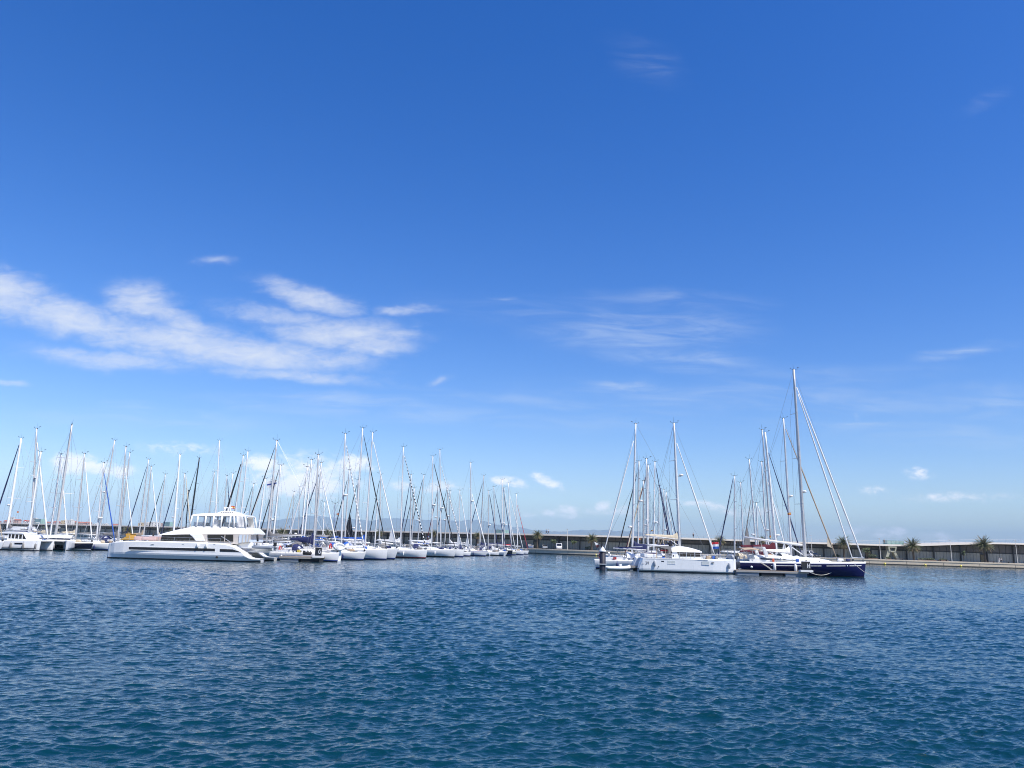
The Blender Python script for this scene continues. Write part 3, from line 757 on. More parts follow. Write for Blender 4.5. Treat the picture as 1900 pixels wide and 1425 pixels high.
def sheer_at(sheer, x):
    for a, b in zip(sheer[:-1], sheer[1:]):
        if a[0] <= x <= b[0]:
            t = (x - a[0]) / max(1e-6, b[0] - a[0]); return lerp(a[1], b[1], t), lerp(a[2], b[2], t)
    return (sheer[-1][1], sheer[-1][2]) if x > 0 else (sheer[0][1], sheer[0][2])
def sail_tube(par, a, b, M, rmax=.095, stripe=None, clew=None, side=-1, name='furled_sail'):
    rmax *= .85 if M is BLACKC and rmax < .13 else 1
    a, b = Vector(a), Vector(b); n = 58 if stripe else 14
    pts = [a.lerp(b, i / n) for i in range(n + 1)]
    rad = [rmax * (.42 + .58 * min(1, (i / n) * 2.2 + .1)) * (1 if i < n - 1 else .6) * (1 + .07 * math.sin(i * 2.1)) for i in range(n + 1)]
    mb = MB(); mis = [(1 if (i % 2) else 0) for i in range(n)] if stripe else None
    mb.tube(pts, rad, 7, 0, mis=mis)
    if clew:
        h, w = clew[:2]; L = (b - a).length; d = (b - a).normalized()
        o_ = clew[3] if len(clew) > 3 else 1.0; p0 = b - d * (o_ + .1 + h); p1 = b - d * o_
        bk = Vector((side, 0, 0)); q = p1 + bk * w + Vector((0, 0, .12 * h))
        t = Vector((0, .03, 0))
        mb.add([p0 + t, p1 + t, q + t, p0 - t, p1 - t, q - t], [(0, 1, 2), (5, 4, 3), (0, 3, 4, 1), (1, 4, 5, 2), (2, 5, 3, 0)], 2)
    dr = MB()
    dr.tube([b - (b - a).normalized() * .28, b - (b - a).normalized() * .06], .13, 9)
    ob = mb.build(name, [M, stripe or M, (clew[2] if clew and len(clew) > 2 and clew[2] else WHITEC if clew and len(clew) == 2 else M)], par)
    dr.build('furling_drum', MASTB, ob)
    return ob
def flag_mesh(par, p, w, h, mats, vertical=True, name='flag', pole=None):
    mb = MB(); n = 8; k = len(mats); rows = []
    for j in range(k * 2 + 1):
        rows.append([(p[0] - w * i / n, p[1] + .07 * math.sin(i * 1.1) * (i / n + .3), p[2] - h * j / (k * 2) - .10 * w * (i / n) ** 2) for i in range(n + 1)])
    o = 0
    for j in range(k * 2):
        a, b = rows[j], rows[j + 1]
        mb.loft([[a[i], b[i]] for i in range(n + 1)], closed=False, mi=j // 2)
        mb.loft([[(x, y - .012, z) for x, y, z in (b[i], a[i])] for i in range(n + 1)], closed=False, mi=j // 2)
    ob = mb.build(name, mats, par)
    if pole:
        mp = MB(); mp.tube(pole, .025, 5); mp.build('flagstaff', STEEL, ob)
    return ob
def lifering(par, c, M, horse=True):
    mb = MB(); pts = [(c[0], c[1] + .30 * math.sin(a), c[2] + .34 * math.cos(a)) for a in [R(x) for x in (range(-140, 141, 20) if horse else range(0, 361, 20))]]
    mb.tube(pts, .085, 7); return mb.build('lifebuoy', M, par)
def fender(par, x, y, ztop, zc, M=None, r=.13, h=.62):
    mb = MB(); mb.tube([(x, y, zc + h / 2 + .06), (x, y, zc + h / 2), (x, y, zc + h / 2 - .1), (x, y, zc - h / 2 + .1), (x, y, zc - h / 2)], [.03, r * .7, r, r, r * .55], 9)
    mb.tube([(x, y, zc + h / 2), (x, y * .97, ztop)], .012, 4)
    return mb.build('fender', M or FENW, par)
def radar(par, x, y, z):
    mb = MB(); mb.tube([(x, y, z - .13), (x, y, z - .1), (x, y, z + .08), (x, y, z + .14)], [.24, .31, .31, .2], 12)
    o = mb.build('radar_dome', GEL, par); mb = MB(); mb.box((x - .25, y, z - .17), (.5, .12, .06)); mb.build('bracket', ALU, o)
def rails(par, sheer, L, full=True):
    mb = MB()
    for sg in (-1, 1):
        tops = []
        k = max(4, int(L / 2.1))
        for q in range(k + 1):
            x = lerp(-L / 2 + .5, L / 2 - .5, q / k); y, z = sheer_at(sheer, x); y = y * .95 * sg
            mb.tube([(x, y, z + .05), (x, y, z + .68)], .016, 4); tops.append((x, y, z + .66))
        mb.tube(tops, .011, 3); mb.tube([(x, y, z - .3) for x, y, z in tops], .010, 3)
    xb = L / 2 - .1; y, z = sheer_at(sheer, L / 2 - 1.3)
    mb.tube([(L / 2 - 1.3, y * .95, z + .68), (xb - .1, .16, z + .74), (xb - .1, -.16, z + .74), (L / 2 - 1.3, -y * .95, z + .68)], .018, 5)
    for sg in (-1, 1): mb.tube([(xb - .1, .16 * sg, z + .74), (xb - .35, .12 * sg, z + .1)], .018, 5)
    y, z = sheer[0][1], sheer[0][2]; xs = sheer[0][0] + .15
    mb.tube([(xs + 1.2, y * .95, z + .68), (xs, y * .9, z + .7), (xs, y * .35, z + .7)], .018, 5); mb.tube([(xs + 1.2, -y * .95, z + .68), (xs, -y * .9, z + .7), (xs, -y * .35, z + .7)], .018, 5)
    mb.build('guard_rail', STEEL, par)
def mast_set(par, base, top, M, L, B, deckz, bowpt, sternpt, r=.12, sweep=.28, nsp=2, wire=.013, backstays=1):
    base, top = Vector(base), Vector(top)
    n = 10; mb = MB()
    mb.tube([base.lerp(top, i / n) for i in range(n + 1)], [lerp(r, r * (.97 if i < 7 else .72), i / n) for i in range(n + 1)], 9, flat=1.25)
    ms = mb.build('mast', M, par)
    mb = MB(); d = top
    mb.tube([d, d + Vector((-.05, .1, .85))], [.016, .009], 4); mb.tube([d + Vector((-.1, 0, .03)), d + Vector((.55, 0, .1)), d + Vector((.55, 0, .3))], .014, 4)
    mb.box(d + Vector((.6, 0, .32)), (.24, .02, .06)); mb.tube([d + Vector((-.08, 0, .02)), d + Vector((-.42, 0, .1))], .013, 4); mb.box(d + Vector((-.45, 0, .18)), (.05, .05, .16)); mb.box(d, (.34, .13, .09))
    mb.build('masthead_gear', MASTB, ms)
    h = (top - base).length; fr = [.37, .69] if nsp == 2 else [.28, .52, .76]
    tips = {}
    for f in fr:
        p = base.lerp(top, f); sl = B * lerp(.36, .24, f)
        for sg in (-1, 1):
            q = p + Vector((-sl * sweep, sg * sl, .05)); tips[(f, sg)] = q
            mb = MB(); mb.tube([p, q], [.05, .028], 5, flat=.5); mb.build('spreader', M if M is not MASTB else MASTB, ms)
    mb = MB()
    hound = base.lerp(top, .94)
    for sg in (-1, 1):
        cp = Vector((base.x - .25, sg * B * .43, deckz))
        pts = [cp] + [tips[(f, sg)] for f in fr] + [hound]; mb.tube(pts, wire, 4, caps=False)
        mb.tube([Vector((base.x - .1, sg * B * .40, deckz)), base.lerp(top, fr[0])], wire * .9, 4, caps=False)
        for f0, f1 in zip(fr[:-1], fr[1:]): mb.tube([tips[(f0, sg)], base.lerp(top, f1)], wire * .8, 3, caps=False)
    for sg in ((-1, 1) if backstays == 2 else (0,)):
        mb.tube([top, Vector(sternpt) + Vector((0, sg * B * .3, 0))], wire, 4, caps=False)
    mb.tube([base.lerp(top, .985), Vector(bowpt)], wire, 4, caps=False)
    for q in range(3):      # halyards just off the mast
        mb.tube([base + Vector((.22 - .05 * q, .12 * (q - 1), .9)), top + Vector((.12 - .03 * q, .06 * (q - 1), -.3))], wire * .6, 3, caps=False)
    mb.build('rigging', WIRE, par)
    return ms
def boom_set(par, base, blen, z, M, cover=None, rise=.06, covh=.34, lazy=True):
    a = Vector((base[0] - .16, base[1], z)); b = a + Vector((-blen, 0, rise * blen))
    mb = MB(); mb.tube([a, b], [.10, .085], 8, flat=1.3)
    mb.tube([b, b + Vector((-.07, 0, 0))], [.09, .05], 8)
    bm_ = mb.build('boom', M, par)
    mb = MB(); mb.tube([a + Vector((.1, 0, -.9)), a.lerp(b, .32)], .045, 6); mb.build('vang', M, bm_)
    mb = MB(); mb.tube([b.lerp(a, .12), Vector((b.x + .5, b.y, z - 1.1))], .012, 4); mb.build('mainsheet', ROPE, bm_)
    if cover is not None:
        n = 12; rings = []
        for i in range(n + 1):
            t = i / n; c = a.lerp(b, t * .96)
            hh = covh * lerp(1.0, .42, t) * (1 + .05 * math.sin(i * 2.3)) + (.55 * covh / .34 * max(0, 1 - t / .14) ** 1.4)
            wv = covh * .42 * lerp(1, .6, t)
            rings.append([(c.x + (.12 if t == 0 else 0), c.y + wv * .55 * s1, c.z + zz * hh) for s1, zz in ((-1, .02), (-1.05, .3), (-.62, .75), (-.1, 1.0), (.1, 1.0), (.62, .75), (1.05, .3), (1, .02), (.4, -.25), (-.4, -.25))])
        mb = MB(); mb.loft(rings, closed=True, caps=True); mb.build('sail_cover', cover, par)
    return a, b
def arch_hood(par, x0, x1, w, z0, h, M, name='sprayhood', win=True):
    """folding canvas hood: arched rings rising from front (x1) to the aft edge (x0)"""
    rings = []
    for t, hh in ((0, 1.0), (.25, 1.02), (.6, .8), (.88, .35), (1, .02)):
        x = lerp(x0, x1, t)
        rings.append([(x, w / 2 * math.cos(a), z0 + h * hh * math.sin(a) ** .7) for a in [math.pi * q / 10 for q in range(11)]])
    mb = MB(); mb.loft(rings, closed=False); mb.loft([[(p[0], p[1] * .98, p[2] - .02) for p in r] for r in rings][::-1], closed=False)
    o = mb.build(name, M, par)
    if win:
        mb = MB()
        for sg in (-1, 1):
            a0, a1 = (R(28), R(68)) if sg > 0 else (R(112), R(152))
            for q in range(4):
                al, ar = lerp(a0, a1, q / 4), lerp(a0, a1, (q + 1) / 4)
                v = [(lerp(x0, x1, t) + .02, w / 2 * math.cos(a) * 1.012, z0 + h * hh * 1.012 * math.sin(a) ** .7) for a, t, hh in ((al, .62, .78), (ar, .62, .78), (ar, .85, .42), (al, .85, .42))]
                mb.add(v, [(0, 1, 2, 3), (3, 2, 1, 0)])
        mb.build('hood_window', CLEAR, o)
    return o
def cabin_top(par, x0, x1, w, z0, h, M=None, win=GLASSD, nose=1.1):
    rings = []
    for t, ww, hh in ((0, .96, 1), (.3, 1, 1), (.6, .94, .93), (.84, .78, .72), (1, .45, .12)):
        x = lerp(x0, x1, t); a = w / 2 * ww; zt = z0 + h * hh
        rings.append([(x, a, z0 - .08), (x, a * .97, z0 + h * hh * .55), (x, a * .84, zt), (x, 0, zt + .06), (x, -a * .84, zt), (x, -a * .97, z0 + h * hh * .55), (x, -a, z0 - .08)])
    mb = MB(); mb.loft(rings, closed=False, smooth=False)
    mb.add(rings[0], [tuple(reversed(range(7)))]); mb.add(rings[-1], [tuple(range(7))])
    o = mb.build('cabin', M or GEL, par, bevel=.03)
    for sg in (-1, 1):
        for ta, tb in ((.06, .30), (.36, .66)):
            mb = MB(); v = []
            for t, f in ((ta, .16), (tb, .16), (tb, .62), (ta, .62)):
                i = min(3, int(np.searchsorted([0, .3, .6, .84, 1], t, 'right') - 1)); ts = [0, .3, .6, .84, 1]; q = (t - ts[i]) / (ts[i + 1] - ts[i])
                A0 = Vector(rings[i][0]).lerp(Vector(rings[i + 1][0]), q); A1 = Vector(rings[i][1]).lerp(Vector(rings[i + 1][1]), q); A2 = Vector(rings[i][2]).lerp(Vector(rings[i + 1][2]), q)
                p = A0.lerp(A1, (f + .1) / .7) if f < .6 else A1.lerp(A2, .12)
                v.append((p.x, sg * (p.y + .015), p.z))
            mb.add(v, [(0, 1, 2, 3), (3, 2, 1, 0)]); mb.build('window', win, o)
    return o
def cockpit(par, L, B, z, steer=True, table=True):
    mb = MB()
    for sg in (-1, 1): mb.box((-L * .30, sg * B * .29, z + .16), (L * .26, .3, .34))
    mb.box((-L * .17, 0, z + .1), (.2, B * .56, .24)); mb.build('cockpit_coaming', GEL, par, bevel=.06)
    if steer:
        for sg in ((-1, 1) if B > 3.5 else (0,)):
            mb = MB(); c = (-L * .36, sg * B * .2, z + .72); mb.tube([(c[0] + .03, c[1] + .42 * math.cos(a), c[2] + .42 * math.sin(a)) for a in [R(20 * q) for q in range(19)]], .022, 5)
            for a in (0, 60, 120): mb.tube([(c[0] + .03, c[1] + .4 * math.cos(R(a)), c[2] + .4 * math.sin(R(a))), (c[0] + .03, c[1] - .4 * math.cos(R(a)), c[2] - .4 * math.sin(R(a)))], .012, 4)
            mb.tube([(c[0] + .14, c[1], z), (c[0] + .1, c[1], z + .8)], [.1, .06], 6); mb.build('steering_wheel', STEEL, par)
def bimini(par, x0, x1, w, z0, h, M):
    rings = []
    for t in (0, .2, .5, .8, 1):
        x = lerp(x0, x1, t); rings.append([(x, w / 2 * s1, z0 + h - .22 * abs(s1) ** 2.2 - .12 * (2 * t - 1) ** 2) for s1 in (-1, -.7, -.3, 0, .3, .7, 1)])
    mb = MB(); mb.loft(rings, closed=False); mb.loft([[(a, b, c - .025) for a, b, c in r] for r in rings][::-1], closed=False)
    o = mb.build('bimini', M, par)
    for sg in (-1, 1):
        mb = MB()
        for x in (x0 + .1, (x0 + x1) / 2, x1 - .1): mb.tube([((x0 + x1) / 2, sg * w * .49, z0), (x, sg * w * .49, z0 + h - .24)], .016, 4)
        mb.build('bimini_frame', STEEL, o)
HATCH = mat('smoked_hatch', (.03, .035, .045), .1)
SOLAR = mat('solar_cells', (.012, .016, .04), .15)
def deck_gear(o, L, B, sheer, F0, zm, xm, rg):
    """hatches, life raft, sail bags, cans and coils that lie about on a lived-in deck"""
    def z_at(x): return sheer_at(sheer, x)[1] + .12
    x = L * .33; mb = MB(); mb.box((x, 0, z_at(x) + .05), (.55, .55, .07)); mb.build('deck_hatch', HATCH, o, bevel=.02)
    for sg in (-1, 1):
        mb = MB(); x = -L * .19; mb.tube([(x, sg * B * .34, F0 + .42), (x, sg * B * .34, F0 + .5), (x, sg * B * .34, F0 + .66)], [.12, .1, .12], 8); mb.build('winch', STEEL, o)
    if rg.random() < .5:
        x = xm - 1.2; mb = MB(); mb.tube([(x, -.45, zm + .62), (x, -.42, zm + .62), (x, .42, zm + .62), (x, .45, zm + .62)], [.15, .25, .25, .15], 9); mb.build('life_raft', GEL, o)
    for k in range(rg.randint(1, 3)):
        x = rg.uniform(L * .12, L * .42); y = rg.uniform(-.3, .3) * sheer_at(sheer, x)[0]; M = rg.choice([BLUEC, GREYC, CREAMC, NAVYC, WHITEC, TANC])
        mb = MB(); l_ = rg.uniform(.5, 1.3); mb.tube([(x - l_ / 2, y, z_at(x) + .1), (x - l_ * .3, y, z_at(x) + .2), (x + l_ * .3, y + .1, z_at(x) + .2), (x + l_ / 2, y + .1, z_at(x) + .08)], [.08, .22, .2, .06], 8); mb.build('sail_bag', M, o)
    for k in range(rg.randint(0, 4)):
        x = -L * rg.uniform(.0, .32); sg = rg.choice([-1, 1]); y, z = sheer_at(sheer, x); M = rg.choice([BLUEC, REDP, YELL, WHITEC, ORANGE, GREYC, WHITEC])
        mb = MB(); mb.box((x, sg * (y - .22), z + .30), (rg.uniform(.2, .45), .2, rg.uniform(.3, .45))); mb.build('jerrycan', M, o, bevel=.04)
    r_ = rg.random()
    if r_ < .45:     # stern arch with a solar panel
        mb = MB(); x = -L / 2 + .7
        for sx in (0, .55): mb.tube([(x + sx, -B * .33, F0 + .1), (x + sx - .25, -B * .33, F0 + 1.9), (x + sx - .3, -B * .25, F0 + 2.1), (x + sx - .3, B * .25, F0 + 2.1), (x + sx - .25, B * .33, F0 + 1.9), (x + sx, B * .33, F0 + .1)], .028, 5)
        a_ = mb.build('stern_arch', STEEL, o)
        mb = MB(); mb.box((x - .05, 0, F0 + 2.16), (.9, B * .5, .05)); mb.build('solar_panel', SOLAR, a_)
    elif r_ < .7:    # dinghy hung over the stern
        mb = MB(); x = -L / 2 - .1; pts = [(x + .1 * math.cos(q), B * .38 * math.sin(q) , F0 + .55 + .38 * math.cos(q)) for q in [R(20 * k) for k in range(19)]]
        mb.tube(pts, .17, 7); mb.loft([[(x + .02, p_[1] * f, F0 + .55 + (p_[2] - F0 - .55) * f) for p_ in pts] for f in (1, .5, .02)], closed=True)
        mb.build('stowed_dinghy', rg.choice([GREYB, FENW, GREYC]), o)
    if rg.random() < .55:
        for sg in (-1, 1):
            for k in range(rg.choice([1, 2, 3])):
                x = L * (-.02 + .13 * k); y, z = sheer_at(sheer, x); mb = MB(); y2 = y * .985 + .012
                xa, xb = x - .42, x + .42; ya, yb = sheer_at(sheer, xa)[0] * .975 + .01, sheer_at(sheer, xb)[0] * .975 + .01
                v = [(xa, sg * ya, z * .58), (xb, sg * yb, z * .59), (xb, sg * (yb + .006), z * .59 + .15), (xa, sg * (ya + .006), z * .58 + .15)]
                mb.add(v, [(0, 1, 2, 3), (3, 2, 1, 0)]); mb.build('hull_window', GLASSD, o)
COUNT = [0]
def sailboat(Y, top, base, hd, label, group, gen=None, gtop=None, gfoot=None, J=None, stripe=None, clew=None, mast=ALU, mr=.115, hull=GEL, stripe_p=BLUES, rub=DECKW,
             cover=None, boom=True, hood=NAVYC, bim=None, rad=None, fl=None, ring=None, nsp=2, loa=None, detail=2, fenders=2, raft=None, grmax=.095, sweep=.28, boomM=None, yaw=None, backstays=1, wind=False, mdeck=1.0, covh=.42):
    """one moored sailing yacht; its mast is put where it stands in the marina (distance Y along the view axis)"""
    COUNT[0] += 1; rg = random.Random(COUNT[0] * 13)
    ang = yaw if yaw is not None else (R(-12.5) if hd > 0 else R(167.5))
    pb, pt = P(*base, Y), P(*top, Y)
    zst = 1.35
    pb = pt + (pb - pt) * ((pt.z - zst) / max(.5, pt.z - pb.z)) if pb.z > zst - 3 else pb
    rot = Matrix.Rotation(-ang, 3, 'Z'); hgt = pt.z
    if J is None:
        J = abs((P(*gfoot, Y) - pb).x / math.cos(ang)) if gfoot else hgt * .27
        J = max(2.6, min(7.5, J))
    L = loa or max(7.5, min(17, (J + .25) / .40)); B = L * .315 if L < 13 else L * .29
    xm = L / 2 - .25 - J                      # the mast's place along the hull
    hv = Vector((math.cos(ang), math.sin(ang), 0))
    loc = Vector((pb.x, pb.y, 0)) - hv * xm
    o = root('sailboat', loc, ang, label, 'sailboat', group)
    F0, F1 = L * .088 + .05, L * .105 + .12
    sheer = add_hull(o, L, B, F0, F1, hull, stripe_p, rub, bow_rake=rg.uniform(.1, .7), sugar=rg.uniform(-.3, .45), stern=rg.uniform(.72, .88))
    ym, zm = sheer_at(sheer, xm); dz = zm + .1
    cabin_top(o, -L * .13, L * .24, B * .58, zm + .05, .46 if L < 13 else .52)
    mb_ = Vector((xm, 0, dz + .38)); tl = rot @ (pt - loc); tl.y = 0
    bow = (L / 2 - .25, 0, F1 + .12); stern = (-L / 2 + .3, 0, F0 + .15)
    ms = mast_set(o, mb_, tl, mast, L, B, dz, bow, stern, r=mr, nsp=nsp, sweep=sweep, backstays=backstays)
    mdir = tl - mb_
    if boom: boom_set(o, mb_, min(L * .36, xm + L / 2 - 1.0), mb_.z + .95 * mdeck, boomM or (mast if mast is not MASTB else MASTB), cover, rise=rg.uniform(.01, .07), covh=covh)
    if gen is not None:
        if gtop: fr = (pt.z - P(*gtop, Y).z) / (pt.z - mb_.z)
        else: fr = .06
        sail_tube(o, mb_.lerp(tl, 1 - max(.03, min(.4, fr))) + Vector((.25, 0, 0)), bow, gen, grmax, stripe, clew)
    if detail:
        rails(o, sheer, L); cockpit(o, L, B, F0 + .1)
        if hood is not None: arch_hood(o, -L * .17, -L * .04, B * .56, zm + .3, .82, hood)
        if bim is not None: bimini(o, -L * .42, -L * .22, B * .66, F0 + .1, 2.0, bim)
        for q in range(fenders):
            x = lerp(-L * .28, L * .2, q / max(1, fenders - 1)); y, z = sheer_at(sheer, x)
            for sg in (-1, 1): fender(o, x, sg * (y + .13), z, z - .62, FENW if rg.random() < .75 else FENN)
        deck_gear(o, L, B, sheer, F0, zm, xm, rg)
        if ring is not None: lifering(o, (-L / 2 + .55, B * .3, F0 + .55), ring)
        if rg.random() < .6:
            mb = MB(); x = -L / 2 + .5; mb.box((x, -B * .26, F0 + .62), (.3, .34, .45)); mb.tube([(x, -B * .26, F0 + .5), (x - .05, -B * .26, F0 + .05)], .07, 6); mb.build('outboard_motor', RUB, o, bevel=.05)
    if rad is not None: radar(o, mb_.lerp(tl, rad).x + .42, 0, mb_.lerp(tl, rad).z)
    if wind:
        mb = MB(); x = -L / 2 + .5; mb.tube([(x, B * .32, F0), (x, B * .32, F0 + 2.6)], .03, 5); mb.ball((x, B * .32, F0 + 2.75), .2, 10, 7, sz=(1.2, 1, 1)); mb.build('wind_generator', GEL, o)
    if fl:
        mats_, f, w, h = fl; p = mb_.lerp(tl, f); flag_mesh(o, (p.x - .15, -B * .3, p.z), w * .6, h * .6, mats_)
    return o
def row_y(bx, row):
    X0, Y0 = {'GR': (-25.6, 116), 'GL': (-34.5, 112), 'FR': (-71, 126), 'FL': (-84, 126)}[row]
    return (X0 - .217 * Y0) / ((bx - 950) / 1427 - .217)

# ---------------------------------------------------------------- the moored sailboats
ES = [REDP, YELL, REDP]
G1, G2, G3, G4 = 'sailboats moored bow-out along the G pontoon', 'sailboats on the far side of the G pontoon', 'sailboats in the rows behind the motor catamaran', 'sailboats along the H pontoon'
S = sailboat
# row of white bows on the near side of the G pontoon
S(104.5, (590, 843), (582.5, 1005), 1, 'white sailboat behind the G sign with navy sail cover and navy spray hood', G1, gen=WHITEC, gtop=(598, 865), gfoot=(630, 1009), cover=NAVYC, covh=.72, rad=None, loa=9.6, ring=REDP, mr=.12)
S(116, (640, 804), (633, 1010), 1, 'white sailboat with two white radars on a tall pale mast past the G sign', G1, gen=WHITEC, gtop=(642, 827), gfoot=(679.5, 1008), stripe=PALES, rad=.46, mast=ALUL, mr=.125, hood=GREYC, fl=(ES, .3, .55, .4))
S(122, (673, 794), (658.5, 1011), 1, 'white sailboat with the tallest G-pontoon mast and a furled black headsail', G1, gen=BLACKC, gtop=(675, 808), gfoot=(720, 1006), mast=ALUL, mr=.125, hood=BLUEC, bim=BLUEC)
S(128, (691.6, 802), (677.5, 1010), 1, 'white sailboat with blue canvas on its foredeck and a long white furled headsail', G1, gen=WHITEC, gtop=(694, 821), gfoot=(739, 1010), clew=(2.6, 1.2), mast=ALUL, mr=.125, hood=BLUEC, bim=BLUEC, cover=BLUEC)
S(141, (748, 829), (743, 1010), 1, 'white sailboat with a black and white dashed furled headsail', G1, gen=WHITEC, gtop=(750.5, 846), gfoot=(793, 1000), stripe=BLACKC, mast=ALUL, cover=WHITEC, hood=GREYC, ring=ORANGE, stripe_p=REDS)
S(158, (802.7, 846), (800.6, 1008), 1, 'white sailboat with a thick black furled headsail hiding a palm', G1, gen=BLACKC, gtop=(805.7, 861), gfoot=(846, 1010), cover=WHITEC, mast=ALUL, rad=.46, grmax=.12, stripe_p=ANTIF, fl=([BLUEC, WHITEC], .12, .5, .4))
S(165, (815.4, 833.7), (817.5, 1010), 1, 'white sailboat with a blue waterline and a grey dashed furled headsail', G1, gen=WHITEC, gtop=(821, 865), gfoot=(860, 1006), stripe=PALES, mast=ALUL, clew=(3, 1.0), rad=.40, stripe_p=BLUES, hood=BLACKC)
S(184, (873, 858), (873.7, 1008), 1, 'white sailboat with a black-tipped mast and white headsail crossing a palm', G1, gen=WHITEC, gtop=(876, 916), gfoot=(904, 1010), mast=ALUL, mr=.16, rad=.55, rub=BLUES, grmax=.13)
S(176, (853, 909.5), (851.6, 996), 1, 'small white sailboat with a slim white headsail between two taller bows', G1, gen=WHITEC, gtop=(856, 918), gfoot=(871.6, 994), clew=(2.4, 1.0), cover=WHITEC, mast=ALUL, mr=.1)
S(196, (906.7, 910.5), (905.7, 1000), 1, 'white-hulled sailboat with navy sail cover behind the black-tipped mast', G1, gen=NAVYC, gtop=(909, 918), gfoot=(926, 1000), cover=NAVYC, hood=NAVYC, rad=.42, stripe_p=BLACKH)
S(202, (916, 903), (918, 1000), 1, 'white sailboat with a dark blue furled headsail leaning over the black hull', G1, gen=NAVYC, gtop=(919, 916), gfoot=(941, 1000), cover=NAVYC, ring=ORANGE)
S(208, (931.6, 889.5), (932, 1004), 1, 'black-hulled sailboat with cream deck edge and orange gear aboard', G1, gen=NAVYC, gtop=(934, 905), gfoot=(950, 1008), hull=BLACKH, rub=CREAM, cover=NAVYC, mast=ALUL, mr=.15, rad=.36, ring=ORANGE, loa=12.5)
S(217, (935, 904), (935.5, 1000), 1, 'grey-green sailboat hull just past the black hull', G1, gen=WHITEC, gtop=(937, 915), gfoot=(957, 1008), hull=GREYH, hood=BLACKC, rad=.4)
S(226, (943, 896), (948, 1004), 1, 'white sailboat with bright red sail cover', G1, gen=WHITEC, gtop=(947, 920), gfoot=(971.6, 1010), cover=SCARC, mast=MASTW, mr=.14)
S(240, (957.5, 916), (960, 1004), 1, 'last sailboat of the row, with a thin red furled headsail', G1, gen=SCARC, gtop=(960.6, 937), gfoot=(980, 1006), mast=MASTW, mr=.14, grmax=.075)
# bows pointing the other way, on the far side of the G pontoon
S(110, (514, 817), (496.5, 987), -1, 'sailboat with twin dark furled headsails slanting to the motor catamaran roof', G2, gen=BLACKC, gtop=(508, 832), gfoot=(447, 975), mast=ALU, mr=.135, cover=GREYC, hood=GREYC, bim=GREYC, backstays=2, ring=REDP, loa=15)
S(117.5, (521.5, 863), (508, 987), -1, 'sailboat with a pale mast beside the blue-cross flag and a dark furled headsail', G2, gen=BLACKC, gtop=(518, 871), gfoot=(474, 985), mast=MASTW, rad=.34, cover=GREYC, wind=True)
S(121, (570, 866), (560, 994), -1, 'sailboat with a slim white mast standing just before the navy sail cover', G2, mast=MASTW, mr=.1, cover=BLUEC, hood=BLUEC)
S(125, (578.5, 852.6), (565, 994), -1, 'sailboat with a tilted white mast above a small blue cover peak', G2, mast=MASTW, mr=.1, gen=WHITEC, gfoot=(530, 985), cover=BLUEC)
S(129, (596.4, 858), (584.5, 1000), -1, 'sailboat with a grey mast close behind the navy-covered boom, dark headsail furled', G2, gen=NAVYC, gtop=(586, 880), gfoot=(546, 982), cover=CREAMC, mast=ALU)
S(133, (621.5, 933.7), (619, 990), -1, 'small sailboat with a stubby pale mast before the first palm past the G sign', G2, mast=MASTW, mr=.09, cover=None, detail=1)
S(136, (648, 871.6), (640, 995), -1, 'sailboat with a bare grey mast behind the twin-radar mast', G2, gen=BLACKC, gtop=(645, 890), gfoot=(613, 985), mast=ALU, cover=WHITEC, hood=BLUEC)
S(140.5, (664.6, 890.5), (659, 1000), -1, 'sailboat with a black triangular sail hanging at its stay and a small radar', G2, gen=BLACKC, gtop=(664, 900), gfoot=(646, 985), clew=(5.6, 2.2, 0), rad=.3, mast=ALU, cover=WHITEC)
S(151.5, (706, 880), (704, 995), -1, 'sailboat with a cream-grey mast in front of the dark palm', G2, gen=BLACKC, gtop=(704, 892), gfoot=(682, 985), mast=ALU, cover=WHITEC, fl=([REDP, WHITEC], .12, .5, .4))
S(156, (700.6, 928), (696.4, 995), -1, 'small sailboat with a short pale mast beside the dark palm', G2, mast=MASTW, mr=.1, detail=1)
S(168, (762.5, 880), (761, 996), -1, 'sailboat with a thin grey mast under the dashed headsail', G2, gen=NAVYC, gtop=(760, 895), gfoot=(741, 990), cover=WHITEC)
S(173, (769, 905), (764, 996), -1, 'sailboat with a dark furled headsail crossing behind the dashed headsail mast', G2, gen=BLACKC, gtop=(766, 915), gfoot=(748, 990), cover=GREYC)
S(178.5, (787, 881), (776, 996), -1, 'sailboat with a leaning grey mast and small radar between dashed and black headsails', G2, gen=BLACKC, gtop=(784, 890), gfoot=(765, 992), rad=.38, cover=BLUEC)
S(187, (812.5, 902), (811, 996), -1, 'sailboat with a grey mast squeezed between the two tall pale masts', G2, gen=REDC, gtop=(811, 915), gfoot=(790, 990), mast=ALU, rad=.5)
S(192, (831.6, 900), (826, 995), -1, 'sailboat with a round radar low on its grey mast', G2, mast=ALU, rad=.45, gen=BLACKC, gfoot=(803, 992), cover=BLACKC)
S(197.5, (835, 910.5), (834, 994), -1, 'sailboat with a slim mast standing beside the round low radar', G2, mast=ALU, rad=.55, cover=WHITEC)
S(200, (898, 882), (891.6, 997), -1, 'sailboat with a tall grey mast and a dark headsail running down behind the black-tipped mast', G2, gen=NAVYC, gtop=(895, 897), gfoot=(863, 989), cover=NAVYC)
